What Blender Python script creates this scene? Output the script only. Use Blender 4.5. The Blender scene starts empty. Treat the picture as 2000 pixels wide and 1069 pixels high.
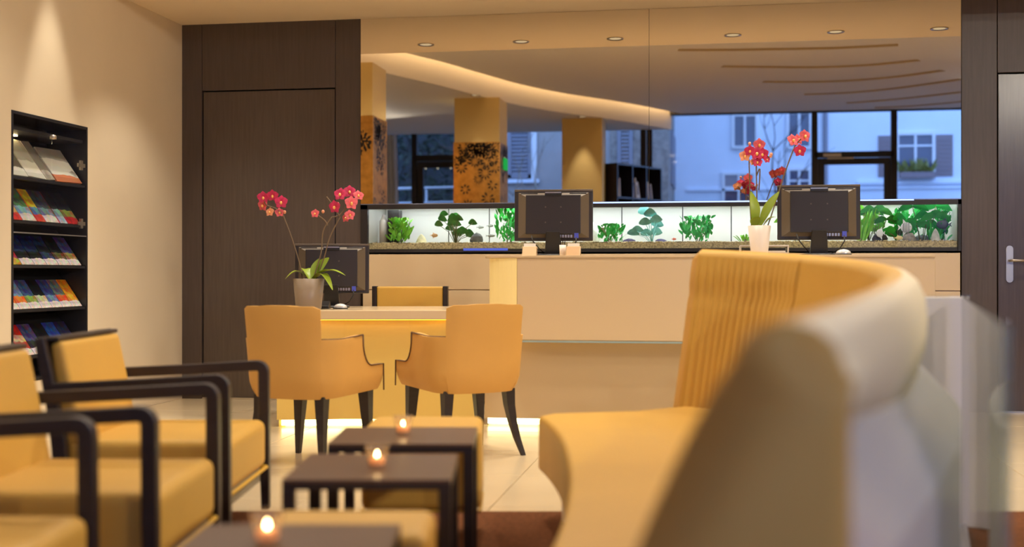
import bpy, math, random
from mathutils import Vector, Matrix
PI = math.pi
random.seed(7)
S = bpy.context.scene
COL = S.collection

# ------------------------------------------------------------------ camera, world, exposure
YAW = math.radians(9.4)                       # the seating group and the camera are turned 9.4 degrees to the room
SA, CA = math.sin(YAW), math.cos(YAW)
cam = bpy.data.cameras.new('camera'); cam_o = bpy.data.objects.new('camera', cam); COL.objects.link(cam_o)
cam_o.location = (0, 0, .98); cam_o.rotation_euler = (PI/2, 0, YAW)
cam.sensor_width = 36; cam.lens = 43.2; cam.clip_start = .05; cam.clip_end = 200
cam.dof.use_dof = True; cam.dof.focus_distance = 8.2; cam.dof.aperture_fstop = 1.35
S.camera = cam_o
w = bpy.data.worlds.new('dusk'); S.world = w; w.use_nodes = True
bg = w.node_tree.nodes['Background']; bg.inputs[0].default_value = (.25, .45, 1.0, 1); bg.inputs[1].default_value = 2.9
S.view_settings.view_transform = 'Standard'; S.view_settings.look = 'None'
S.view_settings.gamma = 1; S.view_settings.use_curve_mapping = False
S.view_settings.exposure = 0.36
S.cycles.use_denoising = True
S.cycles.max_bounces = 10; S.cycles.diffuse_bounces = 5; S.cycles.glossy_bounces = 5; S.cycles.transparent_max_bounces = 24
S.cycles.sample_clamp_indirect = 4.0
S.cycles.caustics_reflective = False; S.cycles.caustics_refractive = False
WARM = (1.0, .90, .755)

# ------------------------------------------------------------------ helpers
def lin(c):
    return tuple(((x/255)/12.92 if x/255 <= .04045 else ((x/255+.055)/1.055)**2.4) for x in c) + (1,)
def L(X, D):                                   # a floor point given in the seating group's axes
    return (X*CA - D*SA, X*SA + D*CA)
def mat(name, rgb, rough=.5, metal=0, spec=.5, var=0, scale=8, bump=0, bscale=60, stretch=None, coat=0, emit=None, estr=1, raw=False):
    m = bpy.data.materials.new(name); m.use_nodes = True; nt = m.node_tree; b = nt.nodes['Principled BSDF']
    c = rgb + (1,) if raw else lin(rgb)
    b.inputs['Base Color'].default_value = c; b.inputs['Roughness'].default_value = rough
    b.inputs['Metallic'].default_value = metal; b.inputs['Specular IOR Level'].default_value = spec
    if coat: b.inputs['Coat Weight'].default_value = coat; b.inputs['Coat Roughness'].default_value = .08
    if emit:
        b.inputs['Emission Color'].default_value = lin(emit); b.inputs['Emission Strength'].default_value = estr
    if var or bump:
        tc = nt.nodes.new('ShaderNodeTexCoord'); mp = nt.nodes.new('ShaderNodeMapping')
        nt.links.new(tc.outputs['Object'], mp.inputs[0])
        if stretch: mp.inputs['Scale'].default_value = stretch
    if var:
        n = nt.nodes.new('ShaderNodeTexNoise'); n.inputs['Scale'].default_value = scale; n.inputs['Detail'].default_value = 5
        nt.links.new(mp.outputs[0], n.inputs['Vector'])
        r = nt.nodes.new('ShaderNodeValToRGB')
        r.color_ramp.elements[0].position = .3; r.color_ramp.elements[1].position = .7
        r.color_ramp.elements[0].color = tuple(x*(1-var) for x in c[:3]) + (1,)
        r.color_ramp.elements[1].color = tuple(min(1, x*(1+var)) for x in c[:3]) + (1,)
        nt.links.new(n.outputs['Fac'], r.inputs[0]); nt.links.new(r.outputs[0], b.inputs['Base Color'])
    if bump:
        n2 = nt.nodes.new('ShaderNodeTexNoise'); n2.inputs['Scale'].default_value = bscale; n2.inputs['Detail'].default_value = 3
        nt.links.new(mp.outputs[0], n2.inputs['Vector'])
        bp = nt.nodes.new('ShaderNodeBump'); bp.inputs['Strength'].default_value = bump; bp.inputs['Distance'].default_value = .004
        nt.links.new(n2.outputs['Fac'], bp.inputs['Height']); nt.links.new(bp.outputs[0], b.inputs['Normal'])
    return m
def emat(name, rgb, strength):
    m = bpy.data.materials.new(name); m.use_nodes = True; nt = m.node_tree; nt.nodes.clear()
    e = nt.nodes.new('ShaderNodeEmission'); e.inputs[0].default_value = lin(rgb); e.inputs[1].default_value = strength
    o = nt.nodes.new('ShaderNodeOutputMaterial'); nt.links.new(e.outputs[0], o.inputs[0]); return m
def glassmat(name, tint, ior=1.45, rough=.0, veil=None, veil_fac=0):
    m = bpy.data.materials.new(name); m.use_nodes = True; nt = m.node_tree; nt.nodes.clear()
    t = nt.nodes.new('ShaderNodeBsdfTransparent'); t.inputs[0].default_value = tint + (1,)
    g = nt.nodes.new('ShaderNodeBsdfGlossy'); g.inputs['Roughness'].default_value = rough
    fr = nt.nodes.new('ShaderNodeFresnel'); fr.inputs[0].default_value = ior
    mx = nt.nodes.new('ShaderNodeMixShader'); o = nt.nodes.new('ShaderNodeOutputMaterial')
    base = t
    if veil:
        d = nt.nodes.new('ShaderNodeBsdfDiffuse'); d.inputs[0].default_value = lin(veil)
        m2 = nt.nodes.new('ShaderNodeMixShader'); m2.inputs[0].default_value = veil_fac
        nt.links.new(t.outputs[0], m2.inputs[1]); nt.links.new(d.outputs[0], m2.inputs[2]); base = m2
    ge = nt.nodes.new('ShaderNodeNewGeometry'); iv_ = nt.nodes.new('ShaderNodeMath'); iv_.operation = 'SUBTRACT'; iv_.inputs[0].default_value = 1
    mu = nt.nodes.new('ShaderNodeMath'); mu.operation = 'MULTIPLY'
    nt.links.new(ge.outputs['Backfacing'], iv_.inputs[1]); nt.links.new(iv_.outputs[0], mu.inputs[0]); nt.links.new(fr.outputs[0], mu.inputs[1])
    nt.links.new(mu.outputs[0], mx.inputs[0]); nt.links.new(base.outputs[0], mx.inputs[1]); nt.links.new(g.outputs[0], mx.inputs[2])
    nt.links.new(mx.outputs[0], o.inputs[0]); return m

class MB:
    def __init__(s): s.v = []; s.f = []
    def add(s, v, f):
        n = len(s.v); s.v += [tuple(p) for p in v]; s.f += [tuple(i+n for i in q) for q in f]; return s
    def box(s, x0, x1, y0, y1, z0, z1, M=None):
        v = [(x0,y0,z0),(x1,y0,z0),(x1,y1,z0),(x0,y1,z0),(x0,y0,z1),(x1,y0,z1),(x1,y1,z1),(x0,y1,z1)]
        if M: v = [M @ Vector(p) for p in v]
        return s.add(v, [(0,3,2,1),(4,5,6,7),(0,1,5,4),(1,2,6,5),(2,3,7,6),(3,0,4,7)])
    def hexa(s, b, t):                          # two quads (counter clockwise from above)
        return s.add(list(b)+list(t), [(0,3,2,1),(4,5,6,7),(0,1,5,4),(1,2,6,5),(2,3,7,6),(3,0,4,7)])
    def prism(s, poly, z0, z1):
        n = len(poly)
        return s.add([(x,y,z0) for x,y in poly]+[(x,y,z1) for x,y in poly],
            [tuple(range(n-1,-1,-1)), tuple(range(n,2*n))]+[(i,(i+1)%n,n+(i+1)%n,n+i) for i in range(n)])
    def tube(s, pts, r, n=8, cap=True):
        pts = [Vector(p) for p in pts]; k = len(pts)
        rs = r if isinstance(r, (list, tuple)) else [r]*k
        up = None; v = []
        for i, p in enumerate(pts):
            d = (pts[min(i+1,k-1)]-pts[max(i-1,0)]).normalized()
            if up is None: up = Vector((0,0,1)) if abs(d.z) < .9 else Vector((1,0,0))
            a = d.cross(up).normalized(); b = a.cross(d).normalized(); up = b
            for j in range(n):
                t = 2*PI*j/n; v.append(p + (a*math.cos(t)+b*math.sin(t))*rs[i])
        f = [(i*n+j, i*n+(j+1)%n, (i+1)*n+(j+1)%n, (i+1)*n+j) for i in range(k-1) for j in range(n)]
        if cap: f += [tuple(range(n-1,-1,-1)), tuple(range((k-1)*n, k*n))]
        return s.add(v, f)
    def lathe(s, prof, n=20, c=(0,0,0), cap=True):
        v = [(c[0]+r*math.cos(2*PI*j/n), c[1]+r*math.sin(2*PI*j/n), c[2]+z) for r, z in prof for j in range(n)]
        k = len(prof)
        f = [(i*n+j, i*n+(j+1)%n, (i+1)*n+(j+1)%n, (i+1)*n+j) for i in range(k-1) for j in range(n)]
        if cap: f += [tuple(range(n-1,-1,-1)), tuple(range((k-1)*n, k*n))]
        return s.add(v, f)
    def grid(s, fn, nu, nv, cu=False):
        v = [fn(i/nu if not cu else i/nu, j/nv) for i in range(nu+1) for j in range(nv+1)]
        return s.add(v, [(i*(nv+1)+j, (i+1)*(nv+1)+j, (i+1)*(nv+1)+j+1, i*(nv+1)+j+1) for i in range(nu) for j in range(nv)])
    def ball(s, c, r, n=12, m=8, jit=0):
        rx, ry, rz = r if isinstance(r, (list, tuple)) else (r, r, r)
        v = []
        for i in range(m+1):
            t = PI*i/m
            for j in range(n):
                q = 1 + (random.uniform(-jit, jit) if jit else 0)
                v.append((c[0]+rx*q*math.sin(t)*math.cos(2*PI*j/n), c[1]+ry*q*math.sin(t)*math.sin(2*PI*j/n), c[2]+rz*q*math.cos(t)))
        return s.add(v, [(i*n+j, (i+1)*n+j, (i+1)*n+(j+1)%n, i*n+(j+1)%n) for i in range(m) for j in range(n)])
    def band(s, pts, hw, y0, y1):               # a bent strip in the x-z plane, hw half widths, given depth in y
        k = len(pts); hw = hw if isinstance(hw, (list, tuple)) else [hw]*k; v = []
        for i in range(k):
            a = Vector(pts[max(i-1,0)]); b = Vector(pts[min(i+1,k-1)]); d = (b-a).normalized(); n = Vector((-d.y, d.x))
            p = Vector(pts[i]); q1 = p+n*hw[i]; q2 = p-n*hw[i]
            v += [(q1.x,y0,q1.y),(q1.x,y1,q1.y),(q2.x,y1,q2.y),(q2.x,y0,q2.y)]
        f = [(i*4+j, i*4+(j+1)%4, (i+1)*4+(j+1)%4, (i+1)*4+j) for i in range(k-1) for j in range(4)]
        f += [(3,2,1,0), tuple((k-1)*4+j for j in range(4))]
        return s.add(v, f)
    def leaf(s, p0, p1, width, bend, side=None, n=6, fold=.15):   # a curved leaf blade from p0 to p1
        p0, p1 = Vector(p0), Vector(p1); ax = p1-p0; up = Vector(bend)
        if side is None and abs(ax.z) > .55*ax.length: side = (ax.z, 0, -ax.x)
        sd = Vector(side) if side else ax.cross(Vector((0,0,1)))
        if sd.length < 1e-4: sd = Vector((1,0,0))
        sd.normalize(); v = []
        for i in range(n+1):
            t = i/n; c = p0+ax*t+up*math.sin(PI*t*.5 if False else PI*t)
            wv = width*.5*max(.04, math.sin(PI*min(1, t*.92+.06))**.8); nrm = sd.cross(ax).normalized()
            v += [c-sd*wv+nrm*wv*fold, c, c+sd*wv+nrm*wv*fold]
        f = [(i*3+j, i*3+j+1, i*3+j+4, i*3+j+3) for i in range(n) for j in range(2)]
        return s.add(v, f)
    def build(s, name, m, parent=None, smooth=False, bevel=0, loc=None, rz=0, seg=2):
        me = bpy.data.meshes.new(name); me.from_pydata(s.v, [], s.f); me.update()
        if smooth:
            me.polygons.foreach_set('use_smooth', [True]*len(me.polygons))
        o = bpy.data.objects.new(name, me); COL.objects.link(o)
        me.materials.append(m)
        if parent: o.parent = parent
        if loc: o.location = loc
        if rz: o.rotation_euler = (0,0,rz)
        if bevel:
            b = o.modifiers.new('edge', 'BEVEL'); b.width = bevel; b.segments = seg; b.limit_method = 'ANGLE'; b.angle_limit = math.radians(40)
            if smooth: b.harden_normals = False
        return o
def recalc(o):
    import bmesh
    bm = bmesh.new(); bm.from_mesh(o.data); bmesh.ops.remove_doubles(bm, verts=bm.verts, dist=1e-5)
    bmesh.ops.recalc_face_normals(bm, faces=bm.faces); bm.to_mesh(o.data); bm.free(); return o
def tag(o, label=None, cat=None, group=None, kind=None):
    if label: o['label'] = label
    if cat: o['category'] = cat
    if group: o['group'] = group
    if kind: o['kind'] = kind
    return o
def thing(name, loc, label, cat, group=None, rz=0):
    o = bpy.data.objects.new(name, None); COL.objects.link(o); o.empty_display_size = .05
    o.location = loc; o.rotation_euler = (0,0,rz); return tag(o, label, cat, group)
def dup(root, loc, rz, label):
    def cp(o, par):
        c = o.copy(); COL.objects.link(c); c.parent = par
        for ch in list(o.children): cp(ch, c)
        return c
    r = cp(root, None); r.location = loc; r.rotation_euler = (0,0,rz); r['label'] = label; return r
def struct(o): o['kind'] = 'structure'; return o
def spot(loc, power, size_deg, target=None, color=WARM, blend=.6, radius=.055):
    l = bpy.data.lights.new('spot', 'SPOT'); l.energy = power; l.color = color; l.spot_size = math.radians(size_deg)
    l.spot_blend = blend; l.shadow_soft_size = radius
    o = bpy.data.objects.new('spot', l); COL.objects.link(o); o.location = loc
    t = Vector(target) if target else Vector((loc[0], loc[1], 0))
    o.rotation_euler = (t-Vector(loc)).to_track_quat('-Z', 'Y').to_euler(); return o

# ------------------------------------------------------------------ materials
M = {}
M['plaster'] = mat('warm white plaster', (232, 216, 186), .75, var=.02, scale=3, bump=.05)
M['ceiling'] = mat('ceiling paint', (243, 241, 238), .8)
M['soffit'] = mat('soffit paint', (250, 232, 206), .7)
M['darkwood'] = mat('dark stained oak', (82, 71, 66), .38, var=.1, scale=5, bump=.12, bscale=30, stretch=(14,14,.7), spec=.45)
M['doorwood'] = mat('dark stained door', (84, 73, 67), .22, var=.1, scale=5, bump=.04, bscale=30, stretch=(14,14,.7), spec=.5)
M['chairwood'] = mat('dark chair wood', (42, 32, 30), .4, var=.2, scale=9, stretch=(1,6,6))
M['black'] = mat('black void', (12, 11, 11), .7)
M['yellow'] = mat('yellow leather', (212, 165, 74), .5, var=.03, scale=4, bump=.12, bscale=140, spec=.35)
M['yellowd'] = mat('yellow upholstery', (210, 159, 82), .62, var=.03, scale=4, bump=.1, bscale=180, spec=.3)
M['piping'] = mat('bright yellow piping', (222, 176, 62), .5)
M['seam'] = mat('brown seam', (96, 66, 40), .6)
M['cream'] = mat('cream leather', (230, 214, 180), .5, bump=.06, bscale=120)
M['lacquer'] = mat('cream lacquer', (214, 190, 152), .18, spec=.45)
M['whitelac'] = mat('white lacquer', (222, 216, 212), .25)
M['deskfront'] = mat('yellow lacquer', (226, 194, 108), .3)
M['tile'] = mat('polished cream tile', (210, 190, 156), .22, var=.03, scale=2, spec=.4)
M['grout'] = mat('grout', (196, 178, 146), .8)
M['carpet'] = mat('brown carpet', (112, 70, 44), .95, var=.3, scale=60, bump=.6, bscale=250, spec=.1)
M['rearfloor'] = mat('rear floor', (190, 168, 130), .4)
M['tabletop'] = mat('dark brown table laminate', (104, 76, 54), .4, var=.06, scale=10, stretch=(1,8,1), spec=.25)
M['tableleg'] = mat('blackish brown table frame', (44, 34, 30), .4)
M['steel'] = mat('brushed steel', (196, 188, 178), .3, metal=.9)
M['monitor'] = mat('black plastic', (44, 38, 36), .42, bump=.03)
M['monitorg'] = mat('grey brown plastic', (96, 84, 70), .38)
M['monitord'] = mat('dark plastic', (26, 23, 22), .4)
M['mirror'] = mat('mirror silvering', (236, 230, 220), .0, metal=1)
M['seamdark'] = mat('dark joint', (60, 48, 36), .6)
M['fascia'] = mat('fascia paint', (238, 226, 204), .7)
M['columnp'] = mat('column paint', (226, 196, 128), .6)
M['gold'] = mat('gold mirror laminate', (206, 156, 84), .3, metal=1, var=.2, scale=14)
M['pattern'] = mat('dark flower inlay', (26, 22, 20), .3)
M['frame'] = mat('dark bronze frame', (34, 30, 30), .45)
M['window'] = glassmat('window glass', (.94, .96, .97))
M['glass'] = glassmat('clear glass', (.97, .98, .97))
M['tankglass'] = glassmat('tank glass', (.97, .98, .972), 1.35)
M['screen'] = glassmat('screen glass', (.80, .86, .84), 1.5, .02, (176, 178, 172), .28)
M['votive'] = glassmat('votive glass', (.95, .93, .88), 1.7, .02, (240, 214, 180), .12)
M['water'] = glassmat('water', (.975, .985, .99), 1.02)
M['wax'] = mat('candle wax', (240, 190, 150), .5, emit=(255, 150, 70), estr=.5)
M['flame'] = emat('flame', (255, 214, 150), 50)
M['led'] = emat('toe kick light', (255, 248, 176), 4.5)
M['ledcool'] = emat('aquarium light', (244, 248, 250), 11)
M['cove'] = emat('cove light', (255, 220, 170), 13)
M['lens'] = emat('lamp lens', (255, 226, 180), .55)
M['tankback'] = mat('tank back panel', (214, 211, 206), .4)
M['gravel'] = mat('gravel', (170, 156, 118), .8, var=.5, scale=90)
M['white'] = mat('white ceramic', (232, 218, 204), .35)
M['greypot'] = mat('taupe pot', (150, 132, 112), .35)
M['leafo'] = mat('orchid leaf', (146, 168, 50), .35, var=.12, scale=6)
M['stemo'] = mat('orchid stem', (112, 92, 68), .5)
M['petal'] = mat('orchid petal crimson', (204, 44, 92), .5, var=.25, scale=40)
M['petal2'] = mat('orchid petal coral', (228, 98, 106), .5, var=.25, scale=40)
M['petal3'] = mat('orchid petal pale', (240, 160, 120), .5, var=.2, scale=40)
M['lip'] = mat('orchid lip', (250, 190, 110), .5)
M['facadeW'] = mat('white render', (224, 232, 246), .85, var=.04, scale=1.5)
M['facadeG'] = mat('grey render', (164, 158, 156), .9, var=.08, scale=2)
M['facadeS'] = mat('rough stone wall', (140, 132, 126), .9, var=.3, scale=9, bump=.6, bscale=14)
M['shutter'] = mat('grey shutter', (134, 134, 146), .6)
M['shutterr'] = mat('brownish shutter', (132, 118, 124), .6)
M['wframe'] = mat('white window frame', (224, 226, 232), .5)
M['wpane'] = mat('house window pane', (70, 78, 104), .1, spec=.8)
M['street'] = mat('asphalt', (90, 88, 90), .9, var=.1)
M['bark'] = mat('pale bark', (150, 140, 128), .8)
M['barkd'] = mat('dark bark', (54, 48, 46), .8)
M['foliage'] = mat('evergreen foliage', (38, 52, 42), .7, var=.3, scale=3)
M['shelfwood'] = mat('near black shelf', (30, 24, 34), .35)
M['curtain'] = mat('white sheer curtain', (214, 216, 220), .8)
M['rail'] = mat('painted steel rail', (200, 205, 214), .4)
M['book'] = mat('paper', (226, 218, 206), .7)
M['blueglow'] = emat('blue glowing bar', (90, 104, 200), .8)

# ------------------------------------------------------------------ room shell (room axes: back wall along x at y = 9.09)
B = 9.09; XL = -4.13; XR = 5.3; YW = -1.6; XF = -6.4; ZS = 2.93; ZM = 3.52; ZLOW = 3.28
fl = struct(MB().box(XF-.2, XR+.2, YW-.2, B+.7, -.12, -.012).build('floor', M['grout']))
# polished tiles, each one its own slab, over the reception side of the floor
tm = MB().box(-.398, .398, -.398, .398, -.012, 0).build('floor_tile', M['tile'], fl, bevel=.003)
first = True
for i in range(-6, 7):
    for j in range(0, 8):
        x, y = -4.13+.4+.8*(i+6)-0.0, 8.69-.8*j
        if x > XR-.3: continue
        o = tm if first else tm.copy()
        if not first: COL.objects.link(o)
        o.location = (x, y, 0); first = False
struct(MB().box(XF, XL, YW, 5.5, -.012, 0).add([], []).build('floor_rear', M['rearfloor']))
struct(MB().box(XL, XR, YW, 2.69, -.012, 0).build('floor_front', M['rearfloor']))
# carpet under the lounge, square to the seating group
c = MB(); pts = [L(-3.3, 5.0), L(-3.3, .2), L(4.6, .2), L(4.6, 5.0)]
c.prism([(max(p[0], XL+.02), p[1]) for p in pts][::-1], .0005, .012)
tag(recalc(c.build('carpet', M['carpet'])), 'brown carpet laid under the lounge chairs, low tables and curved sofa', 'carpet')

# walls
NY0, NY1, NZ0, NZ1 = 6.72, 7.615, .32, 1.955        # brochure niche in the left wall
wl = MB(); wl.box(XL-.5, XL, 5.3, NY0, 0, 3.7); wl.box(XL-.5, XL, NY1, B+.7, 0, 3.7)
wl.box(XL-.5, XL, NY0, NY1, 0, NZ0); wl.box(XL-.5, XL, NY0, NY1, NZ1, 3.7); wl.box(XL-.5, XL-.3, NY0, NY1, NZ0, NZ1)
struct(wl.build('wall_left', M['plaster']))
struct(MB().box(XF, XL-.5, 5.3, 5.5, 0, 3.7).build('wall_left_return', M['plaster']))
struct(MB().box(XF-.2, XF, YW-.2, 5.5, 0, 3.7).build('wall_far_left', M['plaster']))
struct(MB().box(XR, XR+.2, YW-.2, B+.7, 0, 3.7).build('wall_right', M['plaster']))
wb = struct(MB().box(XL-.5, XR, B+.56, B+.7, 0, 3.7).build('wall_back', M['plaster']))
MB().box(-2.677, 1.713, B+.002, B+.55, 1.515, ZS).build('upper_wall', M['plaster'], wb)
struct(MB().box(XL+.001, XL+.012, 5.3, NY0-.3, 0, .05).build('baseboard_left', M['plaster']))
# dark oak panelling: stile, header and end stile as separate boards
def panel(x0, x1, z0, z1, y=B): return MB().box(x0, x1, y, B+.55, z0, z1).build('wall_panel', M['darkwood'], wb, bevel=.002)
panel(XL, -3.966, 0, ZS); panel(-3.962, -2.882, 2.41, ZS); panel(-2.878, -2.679, 0, ZS)
panel(1.717, 1.955, 0, ZS); panel(1.96, 3.0, 2.395, ZS); panel(3.005, XR, 0, ZS)
d1 = struct(MB().box(-3.956, -2.888, B+.012, B+.06, .012, 2.40).build('door_1', M['doorwood'], bevel=.002))
MB().box(-3.96, -2.884, B+.06, B+.5, 0, 2.41).build('door_core', M['black'], d1)
d2 = struct(MB().box(1.966, 2.99, B+.012, B+.06, .012, 2.385).build('door_2', M['doorwood'], bevel=.002))
MB().box(1.96, 3.0, B+.06, B+.5, 0, 2.395).build('door_core', M['black'], d2)
h = MB(); n = 8                                     # rounded escutcheon + lever
poly = [(.024*math.cos(t), .106+.024*math.sin(t)) for t in [PI*k/n for k in range(n+1)]] + [(.024*math.cos(t), -.106+.024*math.sin(t)) for t in [PI+PI*k/n for k in range(n+1)]]
h.add([(2.04+p[0], B+.012, 1.046+p[1]) for p in poly]+[(2.04+p[0], B-.0, 1.046+p[1]) for p in poly],
      [tuple(range(len(poly))), tuple(range(2*len(poly)-1, len(poly)-1, -1))]+[(i, (i+1)%len(poly), len(poly)+(i+1)%len(poly), len(poly)+i) for i in range(len(poly))])
hp = recalc(h.build('handle_plate', M['steel'], d2)); tag(hp, 'long brushed steel handle plate')
MB().tube([(2.04, B, 1.072), (2.04, B-.05, 1.072), (2.06, B-.058, 1.072), (2.17, B-.058, 1.07)], .009, 10).build('lever', M['steel'], hp, smooth=True)
struct(MB().box(-3.962, -2.882, B+.002, B+.012, 0, .012).build('trim_1', M['steel']))
struct(MB().box(1.96, 3.0, B+.002, B+.012, 0, .012).build('trim_2', M['steel']))

# ceilings
struct(MB().box(XF-.2, XR+.2, YW-.2, B+.7, 3.7, 3.85).build('ceiling', M['ceiling']))
struct(MB().box(XL, XR, 7.61, B+.56, ZS, 3.7).build('ceiling_soffit', M['soffit']))
curve = [(-4.14, 6.3), (-4.03, 5.6), (-3.88, 4.98), (-3.66, 4.32), (-3.36, 3.6), (-3.06, 2.7), (-2.7, 1.73), (-2.2, .8), (-1.56, -.09), (-1.1, -.85), (-.7, -1.59)]
def smooth_curve(P, k=6):
    out = []
    for i in range(len(P)-1):
        p0, p1, p2, p3 = [Vector(P[max(0, min(len(P)-1, i+q))]) for q in (-1, 0, 1, 2)]
        for j in range(k):
            t = j/k
            out.append(tuple(.5*((2*p1)+(p2-p0)*t+(2*p0-5*p1+4*p2-p3)*t*t+(3*p1-p0-3*p2+p3)*t**3)))
    return out+[tuple(P[-1])]
cv = smooth_curve(curve)
low = MB(); low.prism([(XF, YW), (-.7, YW)]+cv[::-1][1:]+[(XL, 6.3), (XL, 5.4), (XF, 5.4)][0:0]+[(XL-.01, 5.5), (XF, 5.5)], ZLOW, 3.69)
lo = struct(recalc(low.build('ceiling_lower', M['ceiling'])))
fa = MB()
for i in range(len(cv)-1):
    a, b2 = Vector(cv[i]), Vector(cv[i+1]); d = (b2-a).normalized(); n = Vector((-d.y, d.x))*.012
    if n.x < 0: n = -n
    fa.hexa([(a.x,a.y,ZLOW-.004),(b2.x,b2.y,ZLOW-.004),(b2.x+n.x,b2.y+n.y,ZLOW-.004),(a.x+n.x,a.y+n.y,ZLOW-.004)],
            [(a.x,a.y,3.66),(b2.x,b2.y,3.66),(b2.x+n.x,b2.y+n.y,3.66),(a.x+n.x,a.y+n.y,3.66)])
struct(recalc(fa.build('trim_3', M['fascia'], smooth=False)))
# main ceiling: a slab whose left edge follows the fascia with a lit cove gap, cut by six curved slots
off = []
for i, p in enumerate(cv):
    a, b2 = Vector(cv[max(i-1, 0)]), Vector(cv[min(i+1, len(cv)-1)]); d = (b2-a).normalized(); n = Vector((d.y, -d.x))
    if n.x < 0: n = -n
    off.append((p[0]+n.x*.17, p[1]+n.y*.17))
off = [p for p in off if p[1] > YW] 
mc = MB(); mc.prism([(XL+.17, 7.61), (XL+.17, 6.4)]+off+[(off[-1][0]+.02, YW), (XR, YW), (XR, 7.61)], ZM, 3.62)
mo = recalc(mc.build('ceiling_main', M['ceiling']))
slots = [[(-.42,4.09),(.2,4.0),(.815,3.95),(1.4,3.93),(2.0,4.01)], [(.08,2.89),(.7,2.74),(1.26,2.64),(1.85,2.7),(2.39,2.95)],
         [(.62,1.58),(1.2,1.47),(1.75,1.5),(2.3,1.72),(2.8,2.13)], [(1.24,.3),(1.9,.4),(2.5,.75),(3.17,1.37)],
         [(1.91,-.7),(2.5,-.45),(3.0,-.12),(3.4,.2)], [(2.4,-1.3),(2.9,-1.2),(3.3,-1.0),(3.6,-.8)]]
for sl in slots:
    q = smooth_curve(sl, 5); cb = MB(); v = []
    for i, p in enumerate(q):
        a, b2 = Vector(q[max(i-1,0)]), Vector(q[min(i+1,len(q)-1)]); d = (b2-a).normalized(); n = Vector((-d.y, d.x))*.075
        v += [(p[0]-n.x,p[1]-n.y,3.4),(p[0]+n.x,p[1]+n.y,3.4),(p[0]+n.x,p[1]+n.y,3.59),(p[0]-n.x,p[1]-n.y,3.59)]
    k = len(q)
    f = [(i*4+j, i*4+(j+1)%4, (i+1)*4+(j+1)%4, (i+1)*4+j) for i in range(k-1) for j in range(4)]+[(3,2,1,0), tuple((k-1)*4+j for j in range(4))]
    cb.add(v, f); co = recalc(cb.build('cutter', M['ceiling']))
    md = mo.modifiers.new('slot', 'BOOLEAN'); md.operation = 'DIFFERENCE'; md.object = co; md.solver = 'EXACT'
dg = bpy.context.evaluated_depsgraph_get(); me = bpy.data.meshes.new_from_object(mo.evaluated_get(dg))
mo.modifiers.clear(); mo.data = me; struct(mo)
for o in [o for o in bpy.data.objects if o.name.startswith('cutter')]: bpy.data.objects.remove(o)
slotm = mat('slot shade tan', (212, 192, 158), .7)
for sl in slots:                                    # thin liners whose tan colour stands for the shade inside every slot
    q = smooth_curve(sl, 5); lb = MB(); v = []; k = len(q)
    for i, p in enumerate(q):
        a, b2 = Vector(q[max(i-1,0)]), Vector(q[min(i+1,len(q)-1)]); d = (b2-a).normalized(); n = Vector((-d.y, d.x))*.0735
        v += [(p[0]-n.x,p[1]-n.y,3.519),(p[0]-n.x,p[1]-n.y,3.588),(p[0]+n.x,p[1]+n.y,3.588),(p[0]+n.x,p[1]+n.y,3.519)]
    lb.add(v, [(i*4+j, i*4+j+1, (i+1)*4+j+1, (i+1)*4+j) for i in range(k-1) for j in range(3)])
    lb.build('slot_shade', slotm, mo)
# cove light above the ceiling edge
cl = MB()
for i in range(len(off)-1):
    a, b2 = off[i], off[i+1]
    cl.add([(a[0]+.01,a[1],3.63),(b2[0]+.01,b2[1],3.63),(b2[0]+.01,b2[1],3.655),(a[0]+.01,a[1],3.655)], [(0,1,2,3)])
tag(cl.build('cove_light', M['cove']), 'warm light strip in the cove along the curved ceiling edge', 'light')

# downlights
def downlight(loc, label, power, cone, target=None, group=None, r=.05):
    t = thing('downlight', loc, label, 'downlight', group)
    MB().lathe([(r, -.002), (r+.018, -.006), (r+.02, 0), (r, .0)], 20, cap=False).build('trim_ring', M['steel'], t, smooth=True)
    MB().lathe([(.0, .0), (r, -.001)], 20, cap=False).build('lamp_lens', M['lens'], t)
    spot((loc[0], loc[1], loc[2]-.005), power, cone, target)
    return t
ord6 = ['leftmost', 'second from left', 'third from left', 'third from right', 'second from right', 'rightmost']
for k, x in enumerate((-2.43, -1.61, -.82, .14, .956, 1.757)):
    downlight((x, 7.97, ZS-.001), 'small recessed downlight in the yellow soffit seen in the mirror, %s of six' % ord6[k], 75, 105, group='soffit downlights')
downlight((-3.3, 7.97, ZS-.001), 'small recessed downlight in the soffit in front of the left dark door', 75, 105)
downlight((-3.86, 7.14, 3.7-.001-.2+.02), 'recessed downlight washing the plaster above the brochure niche', 150, 34, (-4.05, 7.14, 0))
col_spots = [((-3.9, 5.45), 'downlight in front of the column at the left mirror edge'), ((-3.05, 2.62), 'downlight in front of the gold patterned middle column'), ((-1.92, .24), 'downlight in front of the plain yellow column')]
for (x, y), lb in col_spots: downlight((x, y, ZLOW-.001), lb, 45, 46, (x-.02, y-.22, 0))
k = 0
for y in (5.0, 6.6):  # added fill spots in the unseen part of the ceiling, dressed as downlights
    for x in (-2.6, -.9, .9, 2.7):
        k += 1
        downlight((x, y, ZM-.001), 'added fill downlight in the main ceiling, %s, row %s the soffit' % (['leftmost', 'second from left', 'second from right', 'rightmost'][(k-1) % 4], 'away from' if y < 6 else 'nearest'), 120, 135, (x*.9, y-1.2, 0), 'added lounge fill lights', r=.07)
downlight((4.1, .6, ZM-.001), 'fill downlight added near the right rear window, aimed at the counter', 330, 75, (.2, 7.5, .9), 'added rear fill lights')  # this and the next three are fill lamps added to light the lounge from behind
downlight((4.3, 2.6, ZM-.001), 'fill downlight added over the right side of the lounge, aimed at the sofa', 300, 90, (0, 6.0, .6), 'added rear fill lights')
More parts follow.
